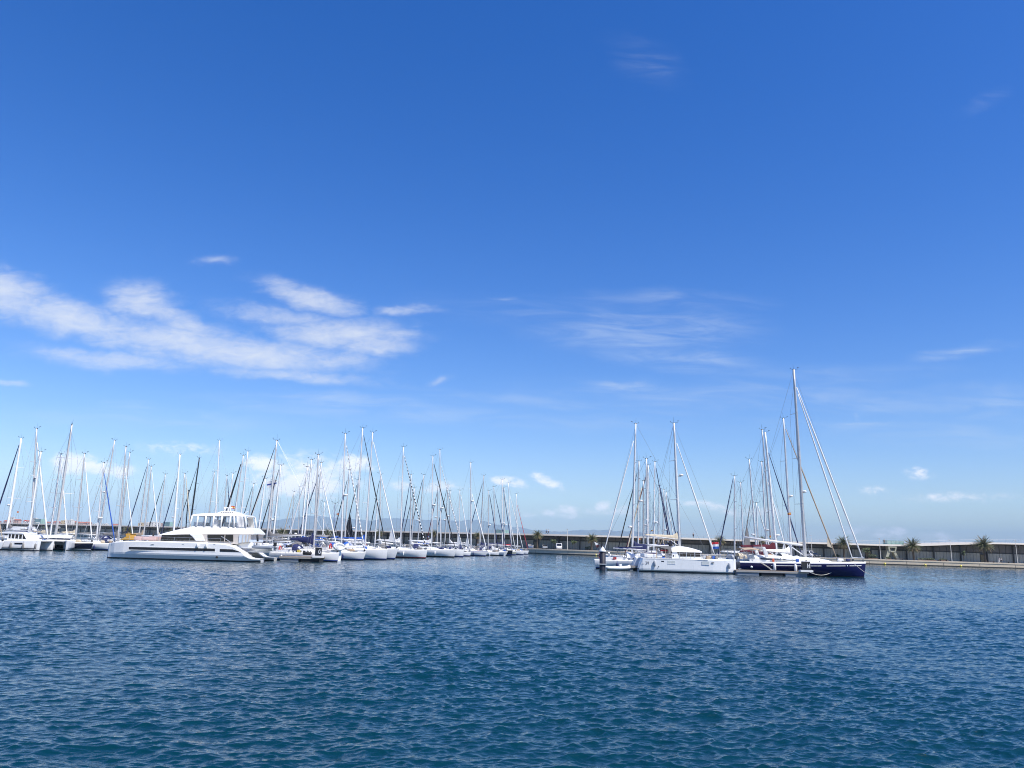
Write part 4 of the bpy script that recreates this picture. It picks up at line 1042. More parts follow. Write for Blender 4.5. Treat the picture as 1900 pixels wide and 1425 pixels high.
# rows behind the motor catamaran
S(row_y(142, 'FR'), (155.8, 841), (142, 978), 1, 'navy-hulled sailboat with cream deck edge and white furled headsail', G3, gen=WHITEC, gtop=(157.5, 857), gfoot=(176, 1003), hull=NAVYD, rub=CREAM, stripe_p=FENW, mast=ALU, hood=BLUEC, cover=CREAMC, ring=ORANGE, loa=10.4, yaw=R(-14))
S(row_y(179, 'FR'), (191.6, 858), (179, 998), 1, 'white sailboat with a blue furled headsail at the motor catamaran bow', G3, gen=BLUEC, gtop=(193, 878), gfoot=(206, 994), mast=ALUL, rad=.29, cover=GREYC, hood=None, J=3.6)
S(row_y(220, 'FR'), (232.6, 828), (220, 985), 1, 'sailboat with a tall grey mast and brown-grey sail cover beside the dark palm', G3, gen=WHITEC, gtop=(238, 869), gfoot=(254, 988), mast=ALU, cover=GREYC, covh=.7, mr=.13, fl=None)
S(142, (241, 839), (222.5, 985), 1, 'sailboat with a leaning grey mast next to the brown-grey sail cover', G3, mast=ALU, boom=True)
S(148, (280.6, 865), (267, 988), 1, 'sailboat with white headsail and a bent tan sail cover above the ochre cover', G3, gen=WHITEC, gtop=(282.5, 876), gfoot=(300, 990), mast=ALU, cover=TANC, covh=.7, rad=None)
S(152, (342, 878), (336, 975), 1, 'sailboat with a cream furled headsail crossing the thick white mast', G3, gen=CREAMC, gtop=(336, 872), gfoot=(354, 968), mast=ALU)
S(163, (406, 817), (399.6, 950), 1, 'sailboat with the tallest white mast rising behind the motor catamaran', G3, mast=MASTW, mr=.15, rad=.2)
S(167, (398.5, 876), (388, 950), 1, 'sailboat with a thin leaning grey mast behind the catamaran windscreen', G3, mast=ALU, mr=.1)
S(171, (421, 882), (415, 950), 1, 'sailboat with a thin grey mast behind the catamaran radar arch', G3, mast=ALU, mr=.1, gen=NAVYC, gfoot=(428, 985))
S(144, (452.6, 845), (433, 975), -1, 'sailboat with the thickest black furled headsail slanting down to the catamaran hardtop', G3, gen=BLACKC, gtop=(448, 861), gfoot=(404, 975), mast=ALU, mr=.13, grmax=.17, loa=14)
S(150, (460.4, 837), (445, 975), -1, 'sailboat with a bright grey mast just past the thickest black headsail', G3, mast=ALUL, mr=.14)
S(156, (432.6, 878), (423, 960), 1, 'sailboat with a short white mast above the catamaran radar', G3, mast=MASTW, mr=.13)
S(172, (471.6, 897), (462, 965), -1, 'sailboat with a faint grey mast behind the catamaran hardtop edge', G3, mast=ALU, mr=.1, gen=BLACKC, gfoot=(442, 985))
S(136, (493, 888), (480, 983), -1, 'sailboat with a white mast at the stern side of the catamaran hardtop', G3, mast=MASTW, mr=.13, gen=WHITEC, gfoot=(500, 985), J=3, cover=GREYC)
S(152, (509, 893), (501, 990), -1, 'sailboat flying a white flag with a blue cross', G3, mast=ALU, mr=.1, rad=.42, cover=GREYC)
FLAGB = COUNT[0]
S(190, (546, 912), (541, 987), 1, 'sailboat with a thin grey mast and a leaning cream furled sail', G3, gen=CREAMC, gtop=(545, 916), gfoot=(526, 985), mast=ALU, mr=.1, yaw=R(167.5))
S(197, (556, 903), (553, 990), 1, 'sailboat with a hair-thin mast just before the slim white masts', G3, mast=ALU, mr=.1)
S(150, (602, 931.6), (599, 989), -1, 'small sailboat with a short white mast touching the palm by the navy cover', G3, mast=MASTW, mr=.09, detail=1)
S(row_y(259, 'FL'), (276, 852), (259, 985), -1, 'sailboat with a grey mast and dark headsail slanting to the dark palm', G3, gen=NAVYC, gtop=(272, 866), gfoot=(229, 985), mast=ALU, grmax=.09, fl=([REDP, WHITEC], .1, .5, .4))
S(row_y(293, 'FL'), (307, 879.6), (294, 985), -1, 'sailboat with a thin grey mast and dark headsail reaching the white headsail foot', G3, gen=BLACKC, gtop=(304, 892), gfoot=(268, 981), mast=ALU, mr=.1, cover=CREAMC)
S(row_y(322.5, 'FL'), (333, 843), (322.5, 982), -1, 'sailboat with a thick white mast and white radar behind the catamaran bow roof', G3, gen=NAVYC, gtop=(328.4, 886), gfoot=(296, 975), mast=MASTW, mr=.20, rad=.27, fl=(ES, .1, .8, .6))
S(row_y(345, 'FL') + 3, (349.5, 909.5), (345, 977), -1, 'sailboat with a short black mast beside the tall black mast', G3, mast=MASTB, mr=.12, boom=False)
S(row_y(352, 'FL') + 5, (370.5, 849.5), (352.6, 977), -1, 'sailboat with a tall black carbon mast', G3, gen=BLACKC, gtop=(365, 868), gfoot=(322, 975), mast=MASTB, mr=.17, rad=.25)
S(135, (39.4, 813), (15.8, 966), -1, 'sailboat with a thick white mast, grey boom cover and navy furled headsail', G3, gen=NAVYC, gtop=(35, 825), gfoot=(-22, 975), mast=MASTW, mr=.18, rad=.3, cover=GREYC, grmax=.12, loa=15, fl=(ES, .24, .7, .5))
S(122, (64, 794), (57, 985), 1, 'sailboat with a tall grey mast and long white headsail behind the sailing catamaran', G3, gen=WHITEC, gtop=(67, 821), gfoot=(96, 994), mast=ALU, mr=.14, rad=.55, cover=NAVYC, grmax=.12, fl=([REDP, WHITEC], .17, .6, .4))
S(126, (113, 842), (95, 979), 1, 'sailboat with a cream sail cover and white furled headsail', G3, gen=WHITEC, gtop=(114.7, 860), gfoot=(127, 996), mast=MASTW, mr=.12, cover=CREAMC, covh=.6, J=3.4)
S(138, (214, 817), (184, 988), -1, 'sailboat with the tallest leaning grey mast beside the blue furled headsail', G3, gen=ALU, gtop=(211, 828), gfoot=(150, 985), mast=ALU, mr=.13, rad=.48, grmax=.04)
# boats around the H pontoon
S(114.5, (1179.5, 786), (1173.5, 1013), -1, 'sailboat with a tall pale mast and a white headsail slanting to the navy pile', G4, gen=WHITEC, gtop=(1173.5, 818), gfoot=(1120, 1004), mast=ALUL, mr=.15, rad=.20, cover=NAVYC, loa=16, yaw=R(176), grmax=.10)
S(122, (1185.5, 855.5), (1184, 1006), -1, 'sailboat with a dark headsail and slim mast just beside the tall pale mast', G4, gen=BLACKC, gtop=(1182, 877), gfoot=(1143, 1006), mast=ALUL, mr=.12, yaw=R(175), fl=(ES, .2, .6, .4))
S(109.5, (1199.3, 850.7), (1201.5, 1013), 1, 'white sailboat, stern out, with red horseshoe lifebuoy and navy covers', G4, mast=ALUL, mr=.13, cover=NAVYC, yaw=R(-3), ring=REDP, loa=12.6, J=5.2, hood=WHITEC, fl=None)
S(130, (1202.5, 862.6), (1203, 1010), -1, 'sailboat with a dark red furled headsail among the crowded pale masts', G4, gen=REDC, gtop=(1194.5, 880), gfoot=(1158, 1006), mast=ALUL, mr=.12, yaw=R(174), rad=.34)
S(140, (1215, 856.7), (1213, 1002), 1, 'sailboat with twin dark stays running down to the cream sail cover', G4, gen=NAVYC, gtop=(1205, 868), gfoot=(1246, 998), mast=MASTW, mr=.13, rad=.36, yaw=R(-10), fl=(ES, .28, .6, .4))
S(118, (1194, 892), (1194, 1010), -1, 'sailboat with a short grey mast carrying a white radome and pale furled sail', G4, gen=CREAMC, gtop=(1193, 905), gfoot=(1159, 1000), mast=ALU, mr=.12, rad=.74, yaw=R(175))
S(152, (1223, 901), (1222, 1004), 1, 'sailboat with a thin pale mast behind the cream sail cover', G4, gen=NAVYC, gtop=(1218, 875), gfoot=(1250, 1000), mast=ALUL, mr=.11, yaw=R(-10))
S(163, (1231.5, 908), (1231, 1002), 1, 'sailboat with a short mast and thin stay near the catamaran mast', G4, gen=WHITEC, gtop=(1236, 915), gfoot=(1256, 1000), mast=ALUL, mr=.11, rad=.4, yaw=R(-10))
S(171, (1236.5, 913), (1239, 1002), 1, 'sailboat with a grey mast nearest the catamaran mast', G4, gen=NAVYC, gtop=(1238, 920), gfoot=(1262, 1000), mast=ALU, mr=.11, yaw=R(-10))
S(134, (1363, 883), (1363, 1006), -1, 'sailboat with a slim pale mast and dark headsail meeting the catamaran forestay', G4, gen=NAVYC, gtop=(1361, 886), gfoot=(1329, 992), mast=ALUL, mr=.12, yaw=R(178), fl=([REDP, WHITEC], .22, .4, .6))
S(142, (1374, 895), (1378.8, 1008), 1, 'sailboat with a slim pale mast leaning toward its dark-headsail neighbour', G4, mast=ALUL, mr=.11, yaw=R(-2), cover=WHITEC)
S(131, (1390, 852), (1402, 1003), 1, 'sailboat with a grey triangular furled sail at its mast', G4, gen=GREYC, gtop=(1396, 935), gfoot=(1392, 1000), J=2.7, clew=(5.2, 1.7, 0), mast=ALUL, mr=.12, rad=.26, yaw=R(182), cover=WHITEC)
S(134, (1403.5, 933), (1406, 1003), 1, 'small sailboat with a short white mast beside the grey triangular sail', G4, gen=WHITEC, gfoot=(1417, 1002), mast=MASTW, mr=.11, yaw=R(-2), detail=1)
S(126, (1413, 856.6), (1421.5, 1001), 1, 'sailboat with a pale mast and burgundy sail cover', G4, mast=ALUL, mr=.12, rad=.3, cover=REDC, covh=.7, hood=REDC, yaw=R(-2), loa=12)
S(121, (1414, 797), (1430, 998), 1, 'sailboat with a slim grey mast tight against a thick white mast', G4, gen=WHITEC, gtop=(1428, 905), gfoot=(1462, 1000), mast=ALU, mr=.12, yaw=R(-1), cover=REDC, fl=([REDP, YELL], .2, .4, .5), clew=(2.4, 1.1), hood=None)
S(117, (1419.5, 802), (1438, 1000), 1, 'sailboat with a thick white mast rising from a burgundy mast cover', G4, gen=NAVYC, gtop=(1428, 840), gfoot=(1489, 1000), mast=MASTW, mr=.19, yaw=R(-1), cover=REDC, covh=.8, hood=CREAMC, loa=15, rad=.18, grmax=.085, mdeck=1.3)
S(112.3, (1453.5, 776), (1468, 1030), 1, 'white sailboat with a radar on a tall pale mast and tan furled headsail', G4, gen=TANC, gtop=(1459, 796), gfoot=(1554, 1036), mast=ALUL, mr=.145, yaw=R(-1), rad=.44, hood=TANC, clew=(1.9, .75, CREAMC, 2.0), cover=WHITEC, fl=(ES, .32, .8, .55), loa=15.5, bim=TANC)
# the flag with a blue cross
_fb = [o for o in C.objects if o.get('label', '').startswith('sailboat flying a white flag')][0]
mb = MB()
w_, h_ = 2.0, 1.3
_tp = Matrix.Rotation(-_fb.rotation_euler.z, 3, 'Z') @ (P(513, 890, _fb.location.y) - Vector(_fb.location))
for (x0, x1, z0, z1, mi) in ((0, .55, .78, 1.3, 0), (.9, 2, .78, 1.3, 0), (0, .55, 0, .48, 0), (.9, 2, 0, .48, 0), (.55, .9, 0, 1.3, 1), (0, .55, .48, .78, 1), (.9, 2, .48, .78, 1)):
    k = 6
    mb.loft([[(_tp.x + lerp(x0, x1, q / k), .09 * math.sin(lerp(x0, x1, q / k) * 3.2), _tp.z - 1.3 + z - .18 * lerp(x0, x1, q / k)) for z in (z0, z1)] for q in range(k + 1)], closed=False, mi=mi)
    mb.loft([[(_tp.x + lerp(x0, x1, q / k), .09 * math.sin(lerp(x0, x1, q / k) * 3.2) - .015, _tp.z - 1.3 + z - .18 * lerp(x0, x1, q / k)) for z in (z1, z0)] for q in range(k + 1)], closed=False, mi=mi)
mb.build('flag', [WHITEC, BLUES], _fb)

# ---------------------------------------------------------------- twin-hulled boats and the front vessels
def side(cx, cy, flip):
    """turns points of the side view, read at distance Y, into the boat's own x and z"""
    def q(px, py, Y):
        p = P(px, py, Y); return ((cx - p.x) if flip else (p.x - cx), p.z)
    return q
def cat_hull(mb, yc, w, st, zlow=.72, chine=.16, mi=(0, 1, 2)):
    """st: list of (x, half width factor, top z, keel x shift). mi: antifouling, lower side, upper side"""
    dense = []
    for i in range(len(st) - 1):
        p0, p1, p2, p3 = st[max(i - 1, 0)], st[i], st[i + 1], st[min(i + 2, len(st) - 1)]; nq = 4 if i > len(st) * .5 else 1
        for k in range(nq):
            t = k / nq; dense.append(tuple(max(.02, .5 * (2 * b + (c - a) * t + (2 * a - 5 * b + 4 * c - d) * t * t + (3 * b - a - 3 * c + d) * t ** 3)) if j in (1, 2) else lerp(b, c, t) for j, (a, b, c, d) in enumerate(zip(p0, p1, p2, p3))))
    dense.append(st[-1]); rings = []
    for (x, f, zt, sh) in dense:
        ww = w * f
        def zz(z): return min(z, zt - .02)
        pts = [(-.62, -.35), (.62, -.35), (.70, .13), (.74, .135), (1 - chine, zz(zlow - .12)), (1, zz(zlow + .06)), (1, zt - .12), (.9, zt), (-.9, zt), (-1, zt - .12), (-1, zz(zlow + .06)), (-(1 - chine), zz(zlow - .12)), (-.74, .135), (-.70, .13)]
        rings.append([(x - sh * (1 - max(0, z) / max(.1, zt)), yc + a * ww, z) for a, z in pts])
    bm = [mi[0], mi[0], mi[0], mi[1], mi[2], mi[2], mi[2], mi[2], mi[2], mi[2], mi[2], mi[1], mi[0], mi[0]]
    mb.loft(rings, closed=True, smooth=False, band_mi=bm)
    n = len(rings[0]); mb.add(rings[0], [tuple(reversed(range(n)))], mi[2]); mb.add(rings[-1], [tuple(range(n))], mi[2])
def strip(mb, pts, y, th=.03, mi=0):
    mb.prism(pts, y - th, y + th, mi)
def curve_digits(mb, text, ox, oz, h, y, r=.022):
    D = {'3': [[(0, .9), (.25, 1), (.5, .9), (.52, .7), (.25, .54), (.55, .38), (.52, .1), (.25, 0), (0, .1)]],
         '9': [[(.52, .72), (.4, .54), (.15, .54), (0, .72), (.12, .95), (.35, 1), (.52, .85), (.5, .45), (.3, 0)]]}
    for k, ch in enumerate(text):
        for pl in D[ch]: mb.tube([(ox + (x + k * .8) * h * .8, y, oz + z * h) for x, z in pl], r, 4)

def motor_catamaran():
    Yn = 92.0; cx = P(337, 1037, Yn).x; cy = Yn + 4.9
    o = root('motor_catamaran', (P(330, 1037, Yn).x, cy, 0), math.pi + R(4.5), 'large white motor catamaran with long dark hull windows and a glazed flybridge', 'motor yacht')
    q = side(cx, cy, True)
    LOW = mat('blue_grey_gelcoat', (.72, .76, .78), .35, var=.05, streak=.2)
    st = [(-8.95, .92, .42, 0), (-8.0, .97, .45, 0), (-7.65, 1, .52, 0), (-6.9, 1, 1.05, 0), (-5.9, 1, 1.72, 0), (-5.2, 1, 1.95, 0), (-4.4, 1, 2.06, 0), (-1, 1, 2.12, 0), (2.5, 1, 2.12, 0), (5, .92, 2.08, 0), (6.8, .72, 2.0, 0), (8.0, .42, 1.88, .05), (8.7, .14, 1.72, .0), (8.85, .03, 1.62, 0)]
    for yc in (3.6, -3.6):
        mb = MB(); cat_hull(mb, yc, 1.28, st, .66, .045); h = mb.build('hull', [ANTIF, LOW, GEL], o)
        for sg in ((1,) if yc > 0 else (-1,)):
            y = yc + sg * 1.285
            for pl in ([(243, 1014.6), (398, 1018), (398, 1023.2), (243, 1019.6)], [(407, 1018.6), (430, 1019.4), (446, 1024.6), (407, 1023.6)]):
                mb = MB(); strip(mb, [q(a, b, Yn) for a, b in pl], y, .02); wd = mb.build('hull_window', GLASSD, h)
            mb = MB()
            for pl in ([(241.5, 1013.8), (399, 1017.3), (399, 1018), (241.5, 1014.6)], [(241.5, 1019.6), (399, 1023.2), (399, 1024.2), (241.5, 1020.7)]): strip(mb, [q(a, b, Yn) for a, b in pl], y + .005, .012)
            mb.build('window_trim', GEL, h)
            mb = MB(); a = q(401, 1034, Yn); mb.tube([(a[0], y - .2, a[1]), (a[0], y + .03, a[1])], .13, 9); mb.build('exhaust_outlet', RUB, h)
            mb = MB()
            for px in (284, 286.5, 340, 397): a = q(px, 1010.2, Yn); mb.box((a[0], y, a[1]), (.22, .03, .05))
            mb.build('deck_cleat', STEEL, h)
    mb = MB(); mb.prism([(-6.0, .98), (4.6, .98), (6.4, 1.5), (6.4, 1.96), (-6.0, 1.9)], -2.5, 2.5)
    mb.prism([(-6.7, 1.05), (-9.4, 1.10), (-9.4, 1.26), (-6.7, 1.24)], -2.4, 2.3); mb.build('bridge_deck', GEL, o, bevel=.05)
    Ys = 93.2
    def sec(nm, poly, w, M, bev=0, Y=Ys, par=o, ins=0.0):
        mb = MB(); mb.prism([q(a, b, Y) for a, b in poly], -w, w, inset=ins); return mb.build(nm, M, par, bevel=bev)
    # main deck: saloon glazing under the long swept roof
    cabin = sec('saloon', [(298, 1003.5), (306, 993), (356, 990), (463, 990), (461, 1006), (440, 1010), (405, 1008)], 3.45, BEIGE)
    sec('saloon_window', [(303, 992.4), (352, 992), (357.5, 996), (363, 1003.4), (300.5, 1003.4)], 3.52, GLASSD, par=cabin)
    sec('saloon_window', [(385.5, 992), (432, 992), (432, 1004.8), (387, 1004.2)], 3.53, GLASSD, par=cabin)
    mb = MB(); a, b = q(417.5, 992, Ys), q(417.5, 1005, Ys); mb.box((a[0], 3.56, (a[1] + b[1]) / 2), (.07, .05, a[1] - b[1])); mb.build('mullion', BEIGE, cabin)
    sec('aft_pillar', [(352, 990.8), (375, 990.8), (381, 1003.6), (364.5, 1003.8), (358.5, 996)], 3.58, GEL, .05)
    cur = sec('cockpit_curtain', [(443.5, 992), (461, 992.4), (462, 1006), (442, 1007)], 3.55, mat('clear_curtain', (.55, .62, .68), .2, var=.15))
    mb = MB()
    for px in (449.5, 455.5, 460.5): a, b = q(px, 992.4, Ys), q(px + .5, 1006.5, Ys); mb.box(((a[0] + b[0]) / 2, 3.57, (a[1] + b[1]) / 2), (.14, .04, a[1] - b[1]))
    mb.build('curtain_strip', BEIGE, cur)
    sec('roof', [(294.5, 993), (306, 988.8), (325, 983.2), (345, 978.6), (353, 976.2), (400, 976.4), (459, 978.6), (462, 981), (469.5, 990.4), (467, 991.8), (400, 991.2), (340, 991.4), (302, 993.8)], 3.58, GEL, .16, ins=1.1)
    # cap ledge and shadow step along the flybridge side
    Yf = 94.0
    mb = MB()
    sides = [((353, 976.6), (358.2, 957)), ((366, 976.6), (368.8, 956.8)), ((380.5, 976.8), (383, 956.8)), ((395, 977), (397.5, 956.8)), ((410, 977.2), (412.3, 957)), ((425, 977.4), (427.8, 957.2)), ((434.5, 977.6), (434, 957.4)), ((442, 977.8), (439.5, 957.6)), ((457, 978), (454, 958))]
    for sg in (-1, 1):
        for (a, b) in sides:
            A, B_ = q(*a, Yf), q(*b, Yf); mb.tube([(A[0], sg * 2.6, A[1] - .05), (B_[0], sg * 2.5, B_[1] + .05)], .10, 6)
    mb.build('window_post', GEL, o)
    mb = MB(); A = [q(*a, Yf) for a, b in (sides[0], sides[6])]; B_ = [q(*b, Yf) for a, b in (sides[0], sides[6])]
    for sg in (-1, 1): mb.add([(A[0][0], sg * 2.58, A[0][1]), (A[1][0], sg * 2.58, A[1][1]), (B_[1][0], sg * 2.49, B_[1][1]), (B_[0][0], sg * 2.49, B_[0][1])], [(0, 1, 2, 3)])
    mb.add([(A[0][0], -2.58, A[0][1]), (A[0][0], 2.58, A[0][1]), (B_[0][0], 2.49, B_[0][1]), (B_[0][0], -2.49, B_[0][1])], [(0, 1, 2, 3)])
    mb.build('flybridge_glazing', mat('clear_flybridge_screen', (.25, .32, .38), .05, alpha=.10), o)
    mb = MB(); n = 20; r0 = []; r1 = []
    for k in range(n + 1):
        a, b = q(lerp(441.5, 453, k / n), 977.5, Yf), q(lerp(439.5, 450.5, k / n), 958, Yf); wv = .06 * math.sin(k * 1.9)
        r0.append((a[0], 2.55 + wv, a[1])); r1.append((b[0], 2.45 + wv, b[1]))
    mb.loft([r0, r1], closed=False, smooth=True); mb.loft([[(x, -y, z) for x, y, z in r0], [(x, -y, z) for x, y, z in r1]], closed=False); mb.build('flybridge_curtain', WHITEC, o)
    ht = sec('hardtop', [(356, 956.4), (359, 954), (372, 952.4), (400, 951), (436, 951.6), (450, 954.0), (456.3, 956.6), (456, 958.4), (440, 957.4), (360, 957.4)], 2.6, GEL, .07, Yf, ins=.6)
    sec('hardtop_crown', [(397, 952), (402, 948.6), (410, 946.6), (424, 946.6), (433, 949), (437, 952)], 1.7, GEL, .1, Yf, ht, ins=.5)
    mb = MB()
    for px in range(408, 432, 4): a = q(px, 950, Yf); mb.box((a[0], 1.72, a[1]), (.2, .02, .07))
    mb.build('vent_slot', GLASSD, ht)
    mb = MB(); a = q(422, 941, 95.5); mb.box((a[0], 0, a[1]), (.9, .14, .12)); mb.tube([(a[0], 0, a[1]), (a[0], 0, a[1] - .45)], .13, 8); mb.build('radar_scanner', GEL, ht, bevel=.03)
    mb = MB(); a, b = q(426.6, 947, 95.5), q(427.5, 922, 95.5); mb.tube([(a[0], .3, a[1]), (b[0], .3, b[1])], [.05, .02], 5); a, b = q(433.5, 947, 95.5), q(434.5, 930, 95.5); mb.tube([(a[0], -.5, a[1]), (b[0], -.5, b[1])], [.04, .02], 5)
    mb.tube([(q(452, 953, 95)[0], 1, q(452, 953, 95)[1]), (q(459, 947.5, 95)[0], 1, q(459, 947.5, 95)[1])], .05, 5); mb.build('antenna', GEL, ht)
    mb = MB(); a = q(413.5, 944, 95); mb.ball((a[0], .4, a[1] + .1), .2, 9, 6); mb.tube([(a[0], .4, a[1]), (a[0], .4, a[1] - .3)], .09, 6); mb.build('satellite_dome', GEL, ht)
    a = q(434, 937.5, 95.5); flag_mesh(ht, (a[0] + .6, -.5, a[1]), .45, .32, ES)
    # flybridge furniture
    mb = MB(); b = q(372, 976, 95.5); mb.box((b[0], 0, b[1] + .2), (1.1, 2.8, .5)); b = q(405, 976, 95.5); mb.box((b[0], 1.2, b[1] + .3), (.6, 1.6, .9)); b = q(425, 976, 95.5); mb.box((b[0], -1, b[1] + .2), (1.4, 2.2, .5)); mb.build('flybridge_seat', WHITEC, o, bevel=.06)
    # cockpit: sloping stair, helm cover, handrails
    for yc in (3.6, -3.6):
        mb = MB()
        for k in range(6): mb.box((-5.5 - k * .42, yc - math.copysign(.15, yc), 1.82 - k * .27), (.5, 1.5, .12))
        mb.build('stair', GEL, o, bevel=.03)
    mb = MB(); a = q(407, 1000, 93); mb.ball((a[0], 3.0, a[1] - .15), .42, 10, 7, sz=(.9, .9, 1.1)); mb.build('helm_seat', GEL, o)
    mb = MB(); a, b, c = q(411, 995, Ys), q(427, 1005, Ys), q(430, 1012, Ys)
    mb.tube([(a[0], 3.75, a[1]), (b[0], 3.8, b[1]), (c[0], 3.85, c[1])], .035, 5); mb.build('handrail', STEEL, o)
    mb = MB(); a = q(475.5, 992, Ys), q(476.5, 1004.5, Ys); mb.tube([(a[0][0], 3.3, a[0][1]), (a[1][0], 3.4, a[1][1])], .12, 7); mb.build('awning_post', BLACKC, o)
    mb = MB(); a = q(458, 1012, 94); mb.box((a[0], 2.6, a[1]), (1.9, 1.0, .7)); mb.ball((a[0] + 1.1, 2.5, a[1] + .1), .5, 9, 6); mb.build('cockpit_sofa', GEL, o, bevel=.14)
    # foredeck: pulpit, ochre cover, loungers
    mb = MB(); f = q(227, 1002, 95.5), q(238.5, 1002, 95.5), q(239, 990.5, 95.5), q(249, 990.2, 95.5), q(247.5, 1002, 95.5)
    mb.prism([f[0], f[4], (f[3][0] + .1, f[3][1] - .1), f[3], f[2], (f[1][0], f[1][1] + .35)], -.9, .9); mb.build('deck_cover', OCHRE, o, bevel=.06)
    mb = MB()
    for px, c in ((262, .45), (276, .4), (288, .5)): a = q(px, 1002, 95); mb.box((a[0], .8, a[1] + .18), (.9, 2.0, c))
    mb.build('sun_pad', mat('pale_pink_cushion', (.60, .42, .38), .8), o, bevel=.08)
    mb = MB()
    for sg in (-1, 1):
        pts = []
        for x in np.linspace(-4.2, 8.2, 8):
            yb = 3.6 + (1.1 if x < 5 else .5); mb.tube([(x, sg * yb, 2.0 if x < 7.5 else 1.85), (x, sg * yb, 2.62 if x < 7.5 else 2.5)], .017, 4); pts.append((x, sg * yb, 2.6 if x < 7.5 else 2.5))
        mb.tube(pts, .012, 4); mb.tube([(a, b, c - .3) for a, b, c in pts], .010, 3)
    mb.build('guard_rail', STEEL, o)
    mb = MB(); a = q(276, 1002, 95); mb.tube([(a[0], -.6, 2), (a[0], -.6, 3.1)], .1, 7); mb.build('windlass_post', RUB, o)
    for px in (368, 384):
        a = q(px, 1003, Yn); fender(o, a[0], 3.6 + 1.42, 2.05, 1.72, FENW, .14, .5)
    return o
motor_catamaran()

def tender(px0, px1, ytop, ywl, Y, M, hullM, label, rz=0.0, z=None, motor=False, lift=0.0):
    a, b = P(px0, ywl, Y), P(px1, ywl, Y); c = (a + b) / 2; L = (b - a).length / max(.3, abs(math.cos(rz))); W_ = L * .42
    zb = c.z if z is None else z
    o = root('inflatable_dinghy', (c.x, Y, zb), rz, label, 'dinghy')
    mb = MB(); r = L * .065; path = []
    for k in range(25):
        t = k / 24; s1 = -1 if t < .5 else 1; u = abs(t - .5) * 2
        x = L / 2 - L * u if u > .36 else L / 2 - .36 * L + .36 * L * math.cos(u / .36 * math.pi / 2)
        y = s1 * (W_ / 2 if u > .36 else W_ / 2 * math.sin(u / .36 * math.pi / 2))
        path.append((x, y, r * 2.1 + (.30 * r * 4 * max(0, 1 - u / .5) ** 2)))
    mb.tube(path, [r * (.55 if k in (0, 24) else 1) for k in range(25)], 9); mb.build('tube', M, o)
    mb = MB(); rings = []
    for t in (0, .3, .6, .85, 1):
        x = -L / 2 + .1 + t * (L - .25); w = W_ / 2 * (1 if t < .6 else lerp(1, .15, (t - .6) / .4)); kz = .02 + .45 * r * 4 * max(0, t - .6) ** 1.5
        rings.append([(x, -w, r * 2.0 + kz), (x, -w * .6, r * .7 + kz), (x, 0, kz), (x, w * .6, r * .7 + kz), (x, w, r * 2.0 + kz)])
    mb.loft(rings, closed=False); mb.add(rings[0], [(4, 3, 2, 1, 0)]); mb.build('hull', hullM, o)
    mb = MB(); mb.box((-.1 * L, 0, r * 3.1), (.28, W_ * .8, .1)); mb.box((.12 * L, 0, r * 3.4), (.35, .5, .5)); mb.build('seat', GEL, o, bevel=.04)
    if motor:
        mb = MB(); mb.box((-L / 2 - .05, 0, r * 4.2), (.32, .3, .45)); mb.tube([(-L / 2 - .05, 0, r * 3), (-L / 2 - .12, 0, r * .3)], .07, 6); mb.build('outboard_motor', RUB, o, bevel=.06)
    return o
tender(463, 510, 1007, 1018, 95.0, mat('slate_hypalon', (.20, .23, .27), .6), GEL, 'grey and dark blue inflatable dinghy carried on the stern platform of the motor catamaran', rz=R(172), z=1.27, motor=True)
tender(1123, 1168, 1046, 1056.5, 103.5, FENW, GEL, 'white inflatable dinghy floating beside the navy mooring pile', rz=R(3), z=-.12)

